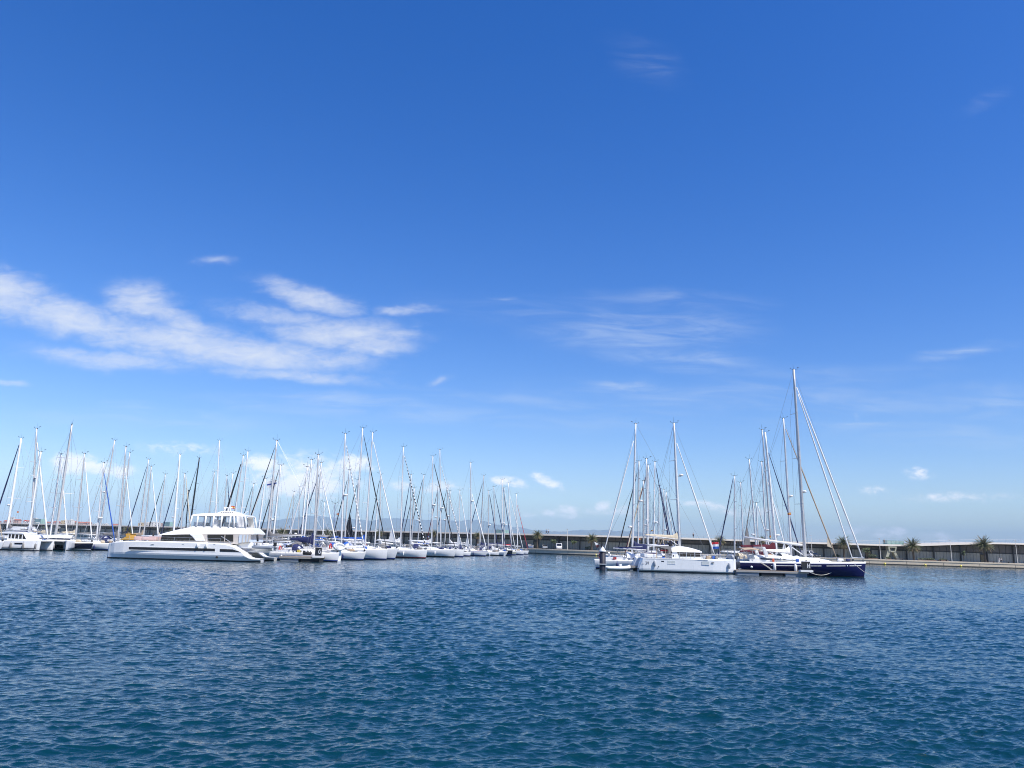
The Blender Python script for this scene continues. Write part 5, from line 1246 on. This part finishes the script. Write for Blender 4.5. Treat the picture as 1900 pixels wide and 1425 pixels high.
def sailing_cat(px, Y, yaw, L, B, top, base, label, boomc, gen=None, hullM=GEL, mast=ALUL, roof_h=2.75, fb=1.4, fend=0):
    cx = XZ(px, Y, 0); o = root('sailing_catamaran', (cx, Y, 0), yaw, label, 'sailing catamaran')
    w = L * .075
    st = [(-L / 2, .8, .5, 0), (-L / 2 + .5, .95, .6, 0), (-L / 2 + 1.2, 1, fb * .95, 0), (-L * .1, 1, fb, 0), (L * .2, .95, fb * 1.03, 0), (L * .36, .68, fb * 1.06, 0), (L * .46, .3, fb * 1.08, .05), (L / 2, .05, fb * 1.1, .1)]
    for sg in (-1, 1):
        mb = MB(); cat_hull(mb, sg * (B / 2 - w), w, st, .5, .05); h = mb.build('hull', [ANTIF, hullM, hullM], o)
        mb = MB(); mb.prism([(L * .02, fb * .62), (L * .18, fb * .64), (L * .17, fb * .78), (L * .01, fb * .76)], sg * (B / 2) - .02, sg * (B / 2) + .012); mb.build('hull_window', GLASSD, h)
        mb = MB(); mb.prism([(-L * .44, .26), (L * .42, .26), (L * .42, .36), (-L * .44, .36)], sg * (B / 2 - .12 * w) - .04, sg * (B / 2 - .1 * w) + .01); mb.build('waterline_stripe', BLACKH, h)
        for k in range(fend): fender(h, -L * .3 + k * L * .25, sg * (B / 2 + .14), fb, .62, GREYC, .14, .75)
    mb = MB(); mb.prism([(-L * .42, .7), (L * .22, .75), (L * .3, fb * .9), (L * .3, fb * 1.0), (-L * .42, fb * .98)], -B / 2 + 2 * w - .1, B / 2 - 2 * w + .1); mb.build('bridge_deck', hullM, o)
    mb = MB(); mb.prism([(L * .3, fb * .92), (L * .47, fb * .95), (L * .47, fb * .98), (L * .3, fb * .95)], -B / 2 + w, B / 2 - w); mb.build('trampoline', GREYC, o)
    wr = B * .40
    mb = MB(); mb.prism([(-L * .20, fb * .95), (L * .22, fb * .95), (L * .12, roof_h - .3), (-L * .20, roof_h - .3)], -wr + .12, wr - .12); cb = mb.build('saloon', GEL, o)
    mb = MB(); mb.prism([(-L * .17, fb + .28), (L * .185, fb + .22), (L * .125, roof_h - .36), (-L * .17, roof_h - .36)], -wr + .10, wr - .10)
    mb.build('saloon_window', GLASSD, cb)
    mb = MB()
    for k in range(4):
        for sg in (-1, 1): mb.box((-L * .12 + k * L * .075, sg * (wr - .09), (fb + roof_h) / 2), (.12, .05, roof_h - fb))
    mb.build('mullion', GEL, cb)
    mb = MB(); mb.prism([(-L * .40, roof_h - .3), (L * .13, roof_h - .32), (L * .115, roof_h - .12), (0, roof_h + .04), (-L * .2, roof_h), (-L * .40, roof_h - .12)], -wr, wr); mb.build('roof', GEL, o, bevel=.07)
    mb = MB()
    for sg in (-1, 1): mb.tube([(-L * .37, sg * (wr - .3), fb), (-L * .38, sg * (wr - .3), roof_h - .2)], .05, 6)
    mb.build('roof_post', STEEL, o)
    loc = Vector((cx, Y, 0)); rot = Matrix.Rotation(-yaw, 3, 'Z')
    pb, pt = P(*base, Y), P(*top, Y); tl = rot @ (pt - loc); bl = rot @ (pb - loc); bl.y = tl.y = 0
    bl = tl + (bl - tl) * ((tl.z - roof_h) / max(1, tl.z - bl.z))
    mast_set(o, bl, tl, mast, L, B * .9, fb, (L * .46, 0, fb + .1), (-L * .45, 0, fb), r=.15, sweep=.3, backstays=2)
    if boomc is not None: boom_set(o, bl, L * .40, roof_h + 1.05, mast, boomc, rise=.03, covh=.42)
    if gen is not None: sail_tube(o, bl.lerp(tl, .88) + Vector((.2, 0, 0)), (L * .46, 0, fb + .2), gen, .1)
    return o
sailing_cat(41, 115.5, R(2), 7.0, 4.6, (76, 838), (53.7, 986), 'white sailing catamaran with dark fender skirts and a dark band of saloon windows', None, mast=MASTW, roof_h=2.6, fend=4)
sailing_cat(99, 124, R(-66), 10.8, 6.0, (127.4, 787), (99, 990), 'white sailing catamaran seen bow-on with its shaded tunnel between the hulls', GREYC, mast=ALU, roof_h=2.25)
S(110, (-30, 800), (-44, 985), 1, 'white sailboat at the very edge of the view with a brown furled headsail', G3, gen=TANC, gtop=(-24, 830), gfoot=(10, 990), mast=ALU, loa=10, fenders=3, hood=GREYC, stripe_p=BLACKH, yaw=R(-4))

def motor_yacht(px, Y, yaw, L, label, hullM=GEL, fly=True):
    cx = XZ(px, Y, 0); o = root('motor_yacht', (cx, Y, 0), yaw, label, 'motor yacht'); B = L * .3
    sheer = add_hull(o, L, B, L * .11, L * .155, hullM, BLUES, DECKW, bow_rake=1.6, sugar=-.1, stern=.9)
    z = L * .12
    mb = MB(); mb.prism([(-L * .22, z), (L * .22, z + .1), (L * .10, z + 1.25), (-L * .20, z + 1.3)], -B * .36, B * .36); c = mb.build('cabin', GEL, o, bevel=.08)
    mb = MB(); mb.prism([(-L * .17, z + .5), (L * .16, z + .55), (L * .105, z + 1.08), (-L * .17, z + 1.1)], -B * .365, B * .365); mb.build('cabin_window', GLASSD, c)
    mb = MB(); mb.prism([(-L * .30, z + 1.3), (L * .12, z + 1.27), (L * .08, z + 1.45), (-L * .30, z + 1.46)], -B * .39, B * .39); r_ = mb.build('roof', GEL, o, bevel=.04)
    if fly:
        mb = MB(); mb.prism([(-L * .2, z + 1.46), (L * .06, z + 1.46), (L * .02, z + 1.95), (-L * .18, z + 1.85)], -B * .3, B * .3); mb.build('flybridge', GEL, o, bevel=.06)
        mb = MB(); mb.tube([(-L * .2, -B * .3, z + 1.5), (-L * .24, -B * .26, z + 2.7), (-L * .24, B * .26, z + 2.7), (-L * .2, B * .3, z + 1.5)], .07, 6); mb.build('radar_arch', GEL, o)
    rails(o, sheer, L); return o
motor_yacht(30, 132, R(170), 12, 'white motor yacht with a dark window band behind the sailing catamaran')
motor_yacht(300, 118, R(-14), 10, 'white motor yacht hidden behind the foredeck of the motor catamaran', fly=False)
motor_yacht(905, 232, R(-14), 10, 'small white motor yacht tucked behind the black-tipped mast', fly=False)

def cruising_cat():
    Yn = 101.0; cx = P(1278, 1050, Yn).x; cy = Yn + 3.4
    o = root('sailing_catamaran', (cx, cy, 0), 0, 'white cruising catamaran marked 39 with a cream sail cover on its boom', 'sailing catamaran')
    q = side(cx, cy, False)
    xs, xb = q(1186, 1058, Yn)[0], q(1369, 1060, Yn)[0]; L = xb - xs
    TOP = mat('grey_white_gelcoat', (.74, .76, .76), .35, var=.05, coat=.2, streak=.28)
    st = [(xs, .86, .42, 0), (xs + .16, .9, .95, .0), (xs + .34, .95, 1.4, 0), (xs + .5, 1, 1.70, 0), (xs + 3, 1, 1.73, 0), (xs + L * .55, 1, 1.77, 0), (xs + L * .75, .92, 1.82, 0), (xs + L * .9, .62, 1.86, 0), (xb - .3, .28, 1.88, 0), (xb, .10, 1.89, 0)]
    for yc in (2.55, -2.55):
        mb = MB(); cat_hull(mb, yc, .86, st, .40, .03); h = mb.build('hull', [ANTIF, TOP, TOP], o)
        y = yc + math.copysign(.86, yc)
        for px in (1245.5, 1309):
            a, b = q(px - 7, 1040 + (px - 1245) * .02, Yn), q(px + 7, 1045.5 + (px - 1245) * .02, Yn)
            mb = MB(); mb.box(((a[0] + b[0]) / 2, y, (a[1] + b[1]) / 2), (b[0] - a[0], .03, a[1] - b[1])); hh = mb.build('escape_hatch', mat('grey_hatch_glass', (.52, .56, .55), .2), h, bevel=.01)
            mb = MB(); mb.box(((a[0] + b[0]) / 2, y, b[1] - .04), (b[0] - a[0] + .04, .07, .07)); mb.build('hatch_sill', GEL, hh)
        for px, py in ((1229.5, 1041.5), (1322.5, 1044.3)):
            a = q(px, py, Yn); mb = MB(); mb.box((a[0], y, a[1]), (.36, .035, .11)); mb.build('porthole', GLASSD, h)
        mb = MB(); mb.prism([(xs + .55, 1.62), (xs + L * .7, 1.69), (xs + L * .7, 1.74), (xs + .55, 1.71)], y - .02, y + .03); mb.build('rub_rail', GEL, h)
        mb = MB(); a = q(1222, 1051, Yn); mb.tube([(a[0], y - .1, a[1]), (a[0], y + .02, a[1])], .05, 6); mb.build('skin_fitting', RUB, h)
    mb = MB(); a = q(1197.6, 1047.6, Yn); curve_digits(mb, '39', a[0], a[1], .40, -3.43, .02)
    b = q(1191, 1046, Yn); mb.tube([(b[0], -3.42, b[1]), (b[0] + .35, -3.42, b[1])], .02, 4); mb.build('hull_marking', GREYC, o)
    for px, py in ((1214.5, 1045.5), (1354, 1050)):
        a = q(px, py, Yn); fender(o, a[0], -2.55 - .86 * (1 if px < 1300 else .62) - .16, 1.72, a[1], GREYB, .15, .72)
    mb = MB(); mb.prism([(xs + .9, .72), (xs + L * .62, .76), (xs + L * .72, 1.35), (xs + L * .72, 1.62), (xs + .9, 1.55)], -1.75, 1.75); mb.build('bridge_deck', GEL, o)
    mb = MB(); mb.prism([(xs + L * .72, 1.5), (xb - .7, 1.6), (xb - .7, 1.64), (xs + L * .72, 1.56)], -1.9, 1.9); mb.build('trampoline', GREYC, o)
    Yc = 102.2
    def sec(nm, poly, w, M, bev=0, par=o, Y=Yc, ins=0.0):
        mb = MB(); mb.prism([q(a, b_, Y) for a, b_ in poly], -w, w, inset=ins); return mb.build(nm, M, par, bevel=bev)
    cab = sec('saloon', [(1247.5, 1036), (1303, 1037), (1299, 1023), (1248, 1022)], 2.05, GEL)
    sec('saloon_window', [(1256.5, 1024.8), (1299.5, 1025.4), (1300.5, 1033.2), (1261.5, 1032.8)], 2.08, GLASSD, 0, cab)
    mb = MB()
    for px in (1261, 1273.5, 1289): a, b = q(px, 1024.5, Yc), q(px + 1, 1033.5, Yc); mb.box(((a[0] + b[0]) / 2, -2.09, (a[1] + b[1]) / 2), (.09, .04, a[1] - b[1])); mb.box(((a[0] + b[0]) / 2, 2.09, (a[1] + b[1]) / 2), (.09, .04, a[1] - b[1]))
    mb.build('mullion', STEEL, cab)
    mb = MB(); a = q(1250, 1031.5, Yc); mb.box((a[0], -2.06, a[1]), (.16, .03, .2)); mb.build('side_port', GLASSD, cab)
    sec('roof', [(1246.5, 1023.4), (1247.5, 1017.5), (1252, 1015.2), (1260.5, 1013.2), (1270, 1013.8), (1280, 1015.6), (1291, 1018.6), (1300, 1021.6), (1304, 1024.2), (1303, 1025.2), (1250, 1024)], 2.2, GEL, .10, ins=1.1)
    # aft shelter: grey screen, white hardtop, davits with a hoisted board
    sec('cockpit_screen', [(1226.5, 1013), (1246, 1014), (1246, 1028), (1242, 1028), (1241, 1019), (1227.5, 1016.5)], 1.9, GREYC)
    sec('bimini', [(1206.5, 1010.6), (1216, 1009.8), (1227.5, 1012), (1227, 1014.2), (1215, 1013.4)], 1.9, GEL, .04)
    mb = MB()
    for sg in (-1, 1):
        for pts in ([(1225.5, 1012), (1230, 1000.5), (1256, 1002.5)], [(1231, 1000.5), (1234, 1011)], [(1220, 1013), (1219, 1037)], [(1236, 1015), (1236.5, 1037)]):
            mb.tube([(q(a, b, Yc)[0], sg * 1.75, q(a, b, Yc)[1]) for a, b in pts], .045, 5)
    mb.build('shelter_frame', TANC, o)
    sec('helm_cover', [(1245, 1006.5), (1249, 1006.2), (1254, 1012.5), (1249, 1013)], .5, BLACKC, .03)
    sec('gangway', [(1219.5, 1017), (1223.5, 1016.6), (1235.5, 1030.6), (1231.5, 1032)], .28, GEL, .03)
    mb = MB(); a = q(1236, 1021.5, Yc); mb.box((a[0], -.9, a[1]), (1.0, .5, .22)); a = q(1212, 1027, Yc); mb.box((a[0], -.5, a[1]), (1.7, .6, .12)); mb.build('life_raft_bag', SCARC, o, bevel=.06)
    mb = MB(); a = q(1214, 1031, Yc); mb.box((a[0], 0, a[1]), (2.4, 3.0, .5)); mb.build('cockpit_seat', GEL, o, bevel=.1)
    # rig
    Ym = cy; tl3, bl3 = P(1250.4, 785, Ym), P(1261, 1013, Ym)
    tl = Vector((tl3.x - cx, 0, tl3.z)); bl = Vector((bl3.x - cx, 0, bl3.z))
    mast_set(o, bl, tl, ALUL, L, 6.2, 1.8, (xb - .35, 0, 1.95), (xs + 1, 0, 1.8), r=.17, sweep=.32, backstays=2)
    a = Vector((q(1261, 994.5, Ym)[0], 0, q(1261, 994.5, Ym)[1])); Lb = a.x - q(1196.5, 991, Ym)[0]
    boom_set(o, (a.x, 0), Lb, a.z - .42, ALUL, CREAMC, rise=.075, covh=.50)
    g0 = bl.lerp(tl, (P(1257, 822, Ym).z - bl.z) / (tl.z - bl.z)) + Vector((.25, 0, 0))
    sail_tube(o, g0, (xb - 1.9, 0, 1.95), WHITEC, .10)
    radar(o, bl.lerp(tl, .57).x + .65, 0, bl.lerp(tl, .57).z)
    mb = MB()
    for sg in (-1, 1):
        pts = []
        for k in range(9):
            x = lerp(xs + 1, xb - .3, k / 8); yb = 3.2 if k < 7 else 2.8; mb.tube([(x, sg * yb, 1.72), (x, sg * yb, 2.42)], .017, 4); pts.append((x, sg * yb, 2.4))
        mb.tube(pts, .012, 4); mb.tube([(u, v, w - .32) for u, v, w in pts], .010, 3)
        mb.tube([(xb - 1.6, sg * 2.1, 1.8), (xb - .4, sg * 2.3, 2.5), (xb - .4, sg * 2.9, 2.5)], .018, 4)
    mb.build('guard_rail', STEEL, o)
    rg = random.Random(4)
    for k in range(5):
        mb = MB(); x = xs + L * (.70 + .03 * k); mb.box((x, rg.uniform(-1.8, -.5), 2.0), (.35, .5, .5)); mb.build('deck_bag', [GREYB, TANC, CREAMC, BLUEC, GREYC][k], o, bevel=.08)
    return o
cruising_cat()

def navy_yacht():
    Y = 105.6
    o = S(Y, (1472.6, 686), (1493.6, 1030), 1, 'long navy-hulled yacht with two white furled headsails and the tallest mast of all', G4, gen=WHITEC, gtop=(1481, 718.6), gfoot=(1601.6, 1032), J=7.85, loa=17.3, mast=ALU, mr=.21, hull=NAVYH, stripe_p=NAVYH, rub=GEL,
          boom=False, hood=GEL, rad=.345, nsp=3, yaw=0, fenders=0, grmax=.12)
    L = 17.3; B = L * .29; loc = Vector(o.location); cx = loc.x
    q = side(cx, Y, False)
    sheer = hull_mesh(L, B, L * .088 + .05, L * .105 + .12)[1]
    a, b = q(1488, 1011.5, Y), q(1381, 997, Y)
    mb = MB(); mb.tube([(a[0], 0, a[1]), (b[0], 0, b[1])], [.17, .15], 9, flat=1.35); bm = mb.build('boom', ALUL, o)
    mb = MB(); mb.tube([(a[0] + .1, 0, a[1] - 1.3), (lerp(a[0], b[0], .28), 0, lerp(a[1], b[1], .28))], .07, 6); mb.build('vang', GEL, bm)
    mb = MB()
    for s1 in (0, .12): mb.tube([(lerp(a[0], b[0], .72) - s1, 0, lerp(a[1], b[1], .72)), (lerp(a[0], b[0], .66), 0, 2.4)], .018, 4)
    mb.build('mainsheet', ROPE, bm)
    # inner headsail
    pt = P(1472.6, 686, Y); f = P(1583, 1036, Y)
    g = P(1480.5, 731, Y); sail_tube(o, (g.x - cx, 0, g.z), (f.x - cx, 0, 2.05), WHITEC, .105)
    # long raised deck saloon with its window band
    x0, x1 = q(1388, 1030, Y)[0], q(1538, 1040, Y)[0]
    c = cabin_top(o, x0 + .4, x1, B * .66, 1.85, .62)
    for sg in (-1, 1):
        mb = MB(); p0, p1 = q(1430.5, 1036.4, Y - 1.6), q(1481, 1040.6, Y - 1.6)
        mb.prism([(p0[0], p1[1] + .02), (p1[0], p1[1] - .02), (p1[0], p0[1] - .14), (p0[0], p0[1])], sg * B * .345 - .02, sg * B * .345 + .02)
        mb.build('window_band', GLASSB, c)
    # stripes along the topsides
    mb = MB()
    rings, _ = hull_mesh(L, B, L * .088 + .05, L * .105 + .12, bow_rake=.12, sugar=-.1, stern=.8)
    for sg in (-1, 1):
        for xa, xb_ in ((.22, .60), (.64, .80), (.835, .95)):
            seg = []
            for k in range(13):
                x = -L / 2 + L * lerp(xa, xb_, k / 12); y, z = sheer_at(sheer, x); seg.append([(x, sg * (y * .985 + .035), z - .42), (x, sg * (y * .99 + .035), z - .33)])
            mb.loft(seg if sg > 0 else seg[::-1], closed=False)
            mb.loft((seg if sg < 0 else seg[::-1]), closed=False)
    mb.build('hull_stripe', FENW, o)
    mb = MB(); x = -L / 2 + L * .815; y, z = sheer_at(sheer, x); mb.ball((x, -y - .03, z - .38), .09, 8, 6); x = -L / 2 + L * .075; y, z = sheer_at(sheer, x); mb.ball((x, -y - .03, z - .62), .16, 8, 6); mb.build('hull_emblem', FENW, o)
    # targa arch over the cockpit
    mb = MB(); t0, t1, t2, t3 = q(1405.5, 1014.8, Y), q(1411, 1014.6, Y), q(1418, 1033, Y), q(1411.5, 1033, Y)
    for sg in (-1, 1): mb.prism([t0, t1, t2, t3], sg * B * .36 - .12, sg * B * .36 + .12)
    mb.prism([t0, t1, (t1[0] + .08, t1[1] - .25), (t0[0] + .1, t0[1] - .25)], -B * .36, B * .36); mb.build('targa_arch', GEL, o, bevel=.04)
    bimini(o, q(1374, 1020, Y)[0], q(1404, 1020, Y)[0], B * .66, 1.7, 1.75, TANC)
    for px, dz in ((1437, 1.05), (1475, .95)):
        x = q(px, 1050, Y - B / 2)[0]; y, z = sheer_at(sheer, x); fender(o, x, -(y + .2), z, dz, FENW, .2, .95)
    # bow lines: one long slack loop to the pontoon, one into the water
    mb = MB()
    s0, s1 = q(1574, 1043, Y - 1.0), q(1502, 1064, Y - 2.6)
    mb.tube([(lerp(s0[0], s1[0], k / 14), -lerp(.9, 2.7, k / 14), lerp(s0[1], s1[1] + .15, k / 14) - 1.15 * math.sin(math.pi * k / 14) ** 1.0 * (.4 + .6 * k / 14)) for k in range(15)], .035, 5)
    s2 = q(1618, 1062, Y - 4); s3 = q(1583, 1044, Y - 1)
    mb.tube([(s3[0], -.85, s3[1]), (q(1605, 1056, Y - 3)[0], -2.6, .8), (s2[0] + 1.2, -4.6, -.2)], .028, 5)
    for dx in (0, .28): mb.tube([(q(1409 + dx * 8, 1042, Y - 2.4)[0], -2.52, 1.62), (q(1412 + dx * 8, 1048, Y)[0], -2.7, 1.0), (q(1416 + dx * 8, 1052, Y)[0], -3.0, .72)], .03, 5)
    mb.build('mooring_line', ROPE, o)
    mb = MB(); x = L / 2 - .6; mb.box((x - .5, 0, 2.55), (1.6, .5, .09)); mb.build('gangplank', GEL, o)
    return o
navy_yacht()

# ---------------------------------------------------------------- pontoons, signs, pile, small flags
def pontoon(px0, px1, Y, w, zt, label, rz=0.0, dark_end=0):
    a, b = XZ(px0, Y, zt), XZ(px1, Y, zt); L = b - a
    o = root('pontoon', ((a + b) / 2, Y + w / 2, 0), rz, label, 'pontoon', 'floating mooring pontoons')
    GR = mat('grey_float_plastic', (.20, .23, .27), .6, var=.15)
    mb = MB(); mb.box((0, 0, zt - .06), (L, w, .12)); n = int(L / .14)
    mb.build('deck', TEAK, o)
    mb = MB()
    for sg in (-1, 1): mb.box((0, sg * (w / 2 + .02), zt - .14), (L + .02, .08, .2))
    mb.build('edge_beam', mat('pale_alu_beam', (.33, .32, .30), .5, .2), o)
    k = max(2, int(L / 2.6))
    for q_ in range(k):
        x = -L / 2 + (q_ + .5) * L / k
        mb = MB(); mb.box((x, 0, .08), (L / k - .28, w - .1, .66)); mb.build('float', GR if not (dark_end and q_ == k - 1) and q_ % 4 != 1 else RUB, o, bevel=.05)
    for q_ in range(3):
        x = lerp(-L / 2 + .5, L / 2 - .5, q_ / 2); mb = MB(); mb.tube([(x - .2, -w / 2 + .15, zt + .14), (x + .2, -w / 2 + .15, zt + .14)], .035, 5); mb.tube([(x, -w / 2 + .15, zt), (x, -w / 2 + .15, zt + .14)], .04, 5); mb.build('mooring_cleat', STEEL, o)
    return o
pontoon(518, 594, 100.2, 2.6, .62, 'grey floating pontoon end carrying the G sign', dark_end=1)
pontoon(1366, 1500, 100.6, 2.0, .60, 'grey floating pontoon finger along the navy hull carrying the H sign')
pontoon(1166, 1188, 104.5, 1.6, .6, 'short pontoon section between the white dinghy and the catamaran stern')
def letter_sign(px0, px1, py0, py1, Y, letter, label):
    a, b = P(px0, py1, Y), P(px1, py0, Y); w, h = b.x - a.x, b.z - a.z
    o = root('letter_sign', ((a.x + b.x) / 2, Y, a.z), 0, label, 'sign', 'black pontoon letter signs')
    mb = MB(); mb.box((0, 0, h / 2), (w, .35, h)); mb.build('board', BLACKH, o, bevel=.02)
    mb = MB(); s = h * .52; lw = s * .16; W_ = s * .62; z0 = h * .24; x0 = w / 2 - W_ - w * .06
    if letter == 'H':
        for x in (x0 + lw / 2, x0 + W_ - lw / 2): mb.box((x, -.19, z0 + s / 2), (lw, .03, s))
        mb.box((x0 + W_ / 2, -.19, z0 + s / 2), (W_ - 2 * lw - .004, .03, lw))
    else:
        c = Vector((x0 + W_ / 2, -.19, z0 + s / 2)); n = 20; ro = []; 
        for k in range(n + 1):
            t = R(48) + (R(360) - R(48)) * k / n; ca, sa = math.cos(t), math.sin(t)
            ro.append([(c.x + ca * W_ / 2, -.19, c.z + sa * s / 2), (c.x + ca * (W_ / 2 - lw), -.19, c.z + sa * (s / 2 - lw)), (c.x + ca * (W_ / 2 - lw), -.17, c.z + sa * (s / 2 - lw)), (c.x + ca * W_ / 2, -.17, c.z + sa * s / 2)])
        mb.loft(ro, closed=True, smooth=False, caps=True)
        mb.box((c.x + W_ * .30, -.19, c.z - lw * .1), (W_ * .4 - .01, .032, lw)); 
    mb.build('letter', FENW, o)
    mb = MB(); mb.box((0, 0, -.12), (w + .5, .7, .24)); mb.build('base', DECKW, o)
letter_sign(584.6, 597.5, 1016, 1031, 99.9, 'G', 'black sign with a white letter G on the pontoon end')
letter_sign(1487.5, 1502.5, 1042, 1057.5, 100.4, 'H', 'black sign with a white letter H on the pontoon by the navy hull')
mb = MB(); p = P(571, 1028.5, 99.9); o = root('black_fender', (p.x, 99.6, p.z + .1), 0, 'black rubber fender lying along the pontoon edge near the G sign', 'fender')
mb.tube([(-.55, 0, 0), (-.5, 0, .02), (.5, 0, .02), (.55, 0, 0)], [.12, .2, .2, .12], 10); mb.build('body', RUB, o)
mb = MB(); mb.tube([(-.1, 0, .15), (.05, 0, .33), (.2, 0, .15)], .05, 6); mb.build('handle', RUB, o)
def pile():
    Y = 102; a, t = P(1118, 1056, Y), P(1118, 1022, Y); h = t.z
    o = root('mooring_pile', (a.x, Y, 0), 0, 'navy blue mooring pile with a white conical cap and white collar', 'mooring pile')
    mb = MB(); mb.tube([(0, 0, -3), (0, 0, h)], .40, 14); mb.build('post', mat('dark_navy_sleeve', (.006, .007, .022), .6), o)
    mb = MB(); mb.tube([(0, 0, h - .12), (0, 0, h - .02), (0, 0, h + .55)], [.46, .46, .03], 14); mb.build('cap', GEL, o)
    mb = MB(); mb.box((-.12, 0, .78), (1.15, 1.0, .1)); mb.build('collar', GREYB, o, bevel=.02)
pile()
def find(s): return [o for o in C.objects if o.get('label', '').startswith(s)][0]
def stern_flag(boat, px_foot, py_foot, px_top, py_top, w, h, mats, tri=False):
    Yb = boat.location.y; rot = Matrix.Rotation(-boat.rotation_euler.z, 3, 'Z')
    f, t = rot @ (P(px_foot, py_foot, Yb) - Vector(boat.location)), rot @ (P(px_top, py_top, Yb) - Vector(boat.location))
    if tri:
        mb = MB(); d = (t - f).normalized(); p1 = t - d * h; tip = t.lerp(p1, .45) + Vector((w, .08, -.05)); mid = t.lerp(tip, .5)
        for s1 in (0, .015): mb.add([t + Vector((0, s1, 0)), p1 + Vector((0, s1, 0)), tip + Vector((0, s1, 0))], [(0, 1, 2) if s1 else (2, 1, 0)], 0)
        m2 = p1.lerp(tip, .5)
        for s1 in (-.012, .027): mb.add([p1 + Vector((0, s1, 0)), tip + Vector((0, s1, 0)), t.lerp(p1, .55) + Vector((0, s1, 0))], [(0, 1, 2), (2, 1, 0)], 1)
        ob = mb.build('flag', mats, boat)
        m2 = MB(); m2.tube([f, t], .025, 5); m2.build('flagstaff', STEEL, ob)
    else:
        flag_mesh(boat, tuple(t), w, h, mats, pole=[tuple(f), tuple(t)])
stern_flag(find('white sailboat, stern out'), 1113, 1030, 1102.5, 1005, .75, .95, [FENW, PINKC], tri=True)
stern_flag(find('white sailboat with a radar on a tall'), 1336, 1034, 1333.5, 1005.5, .95, .95, [SCARC, FENW, BLUEC])
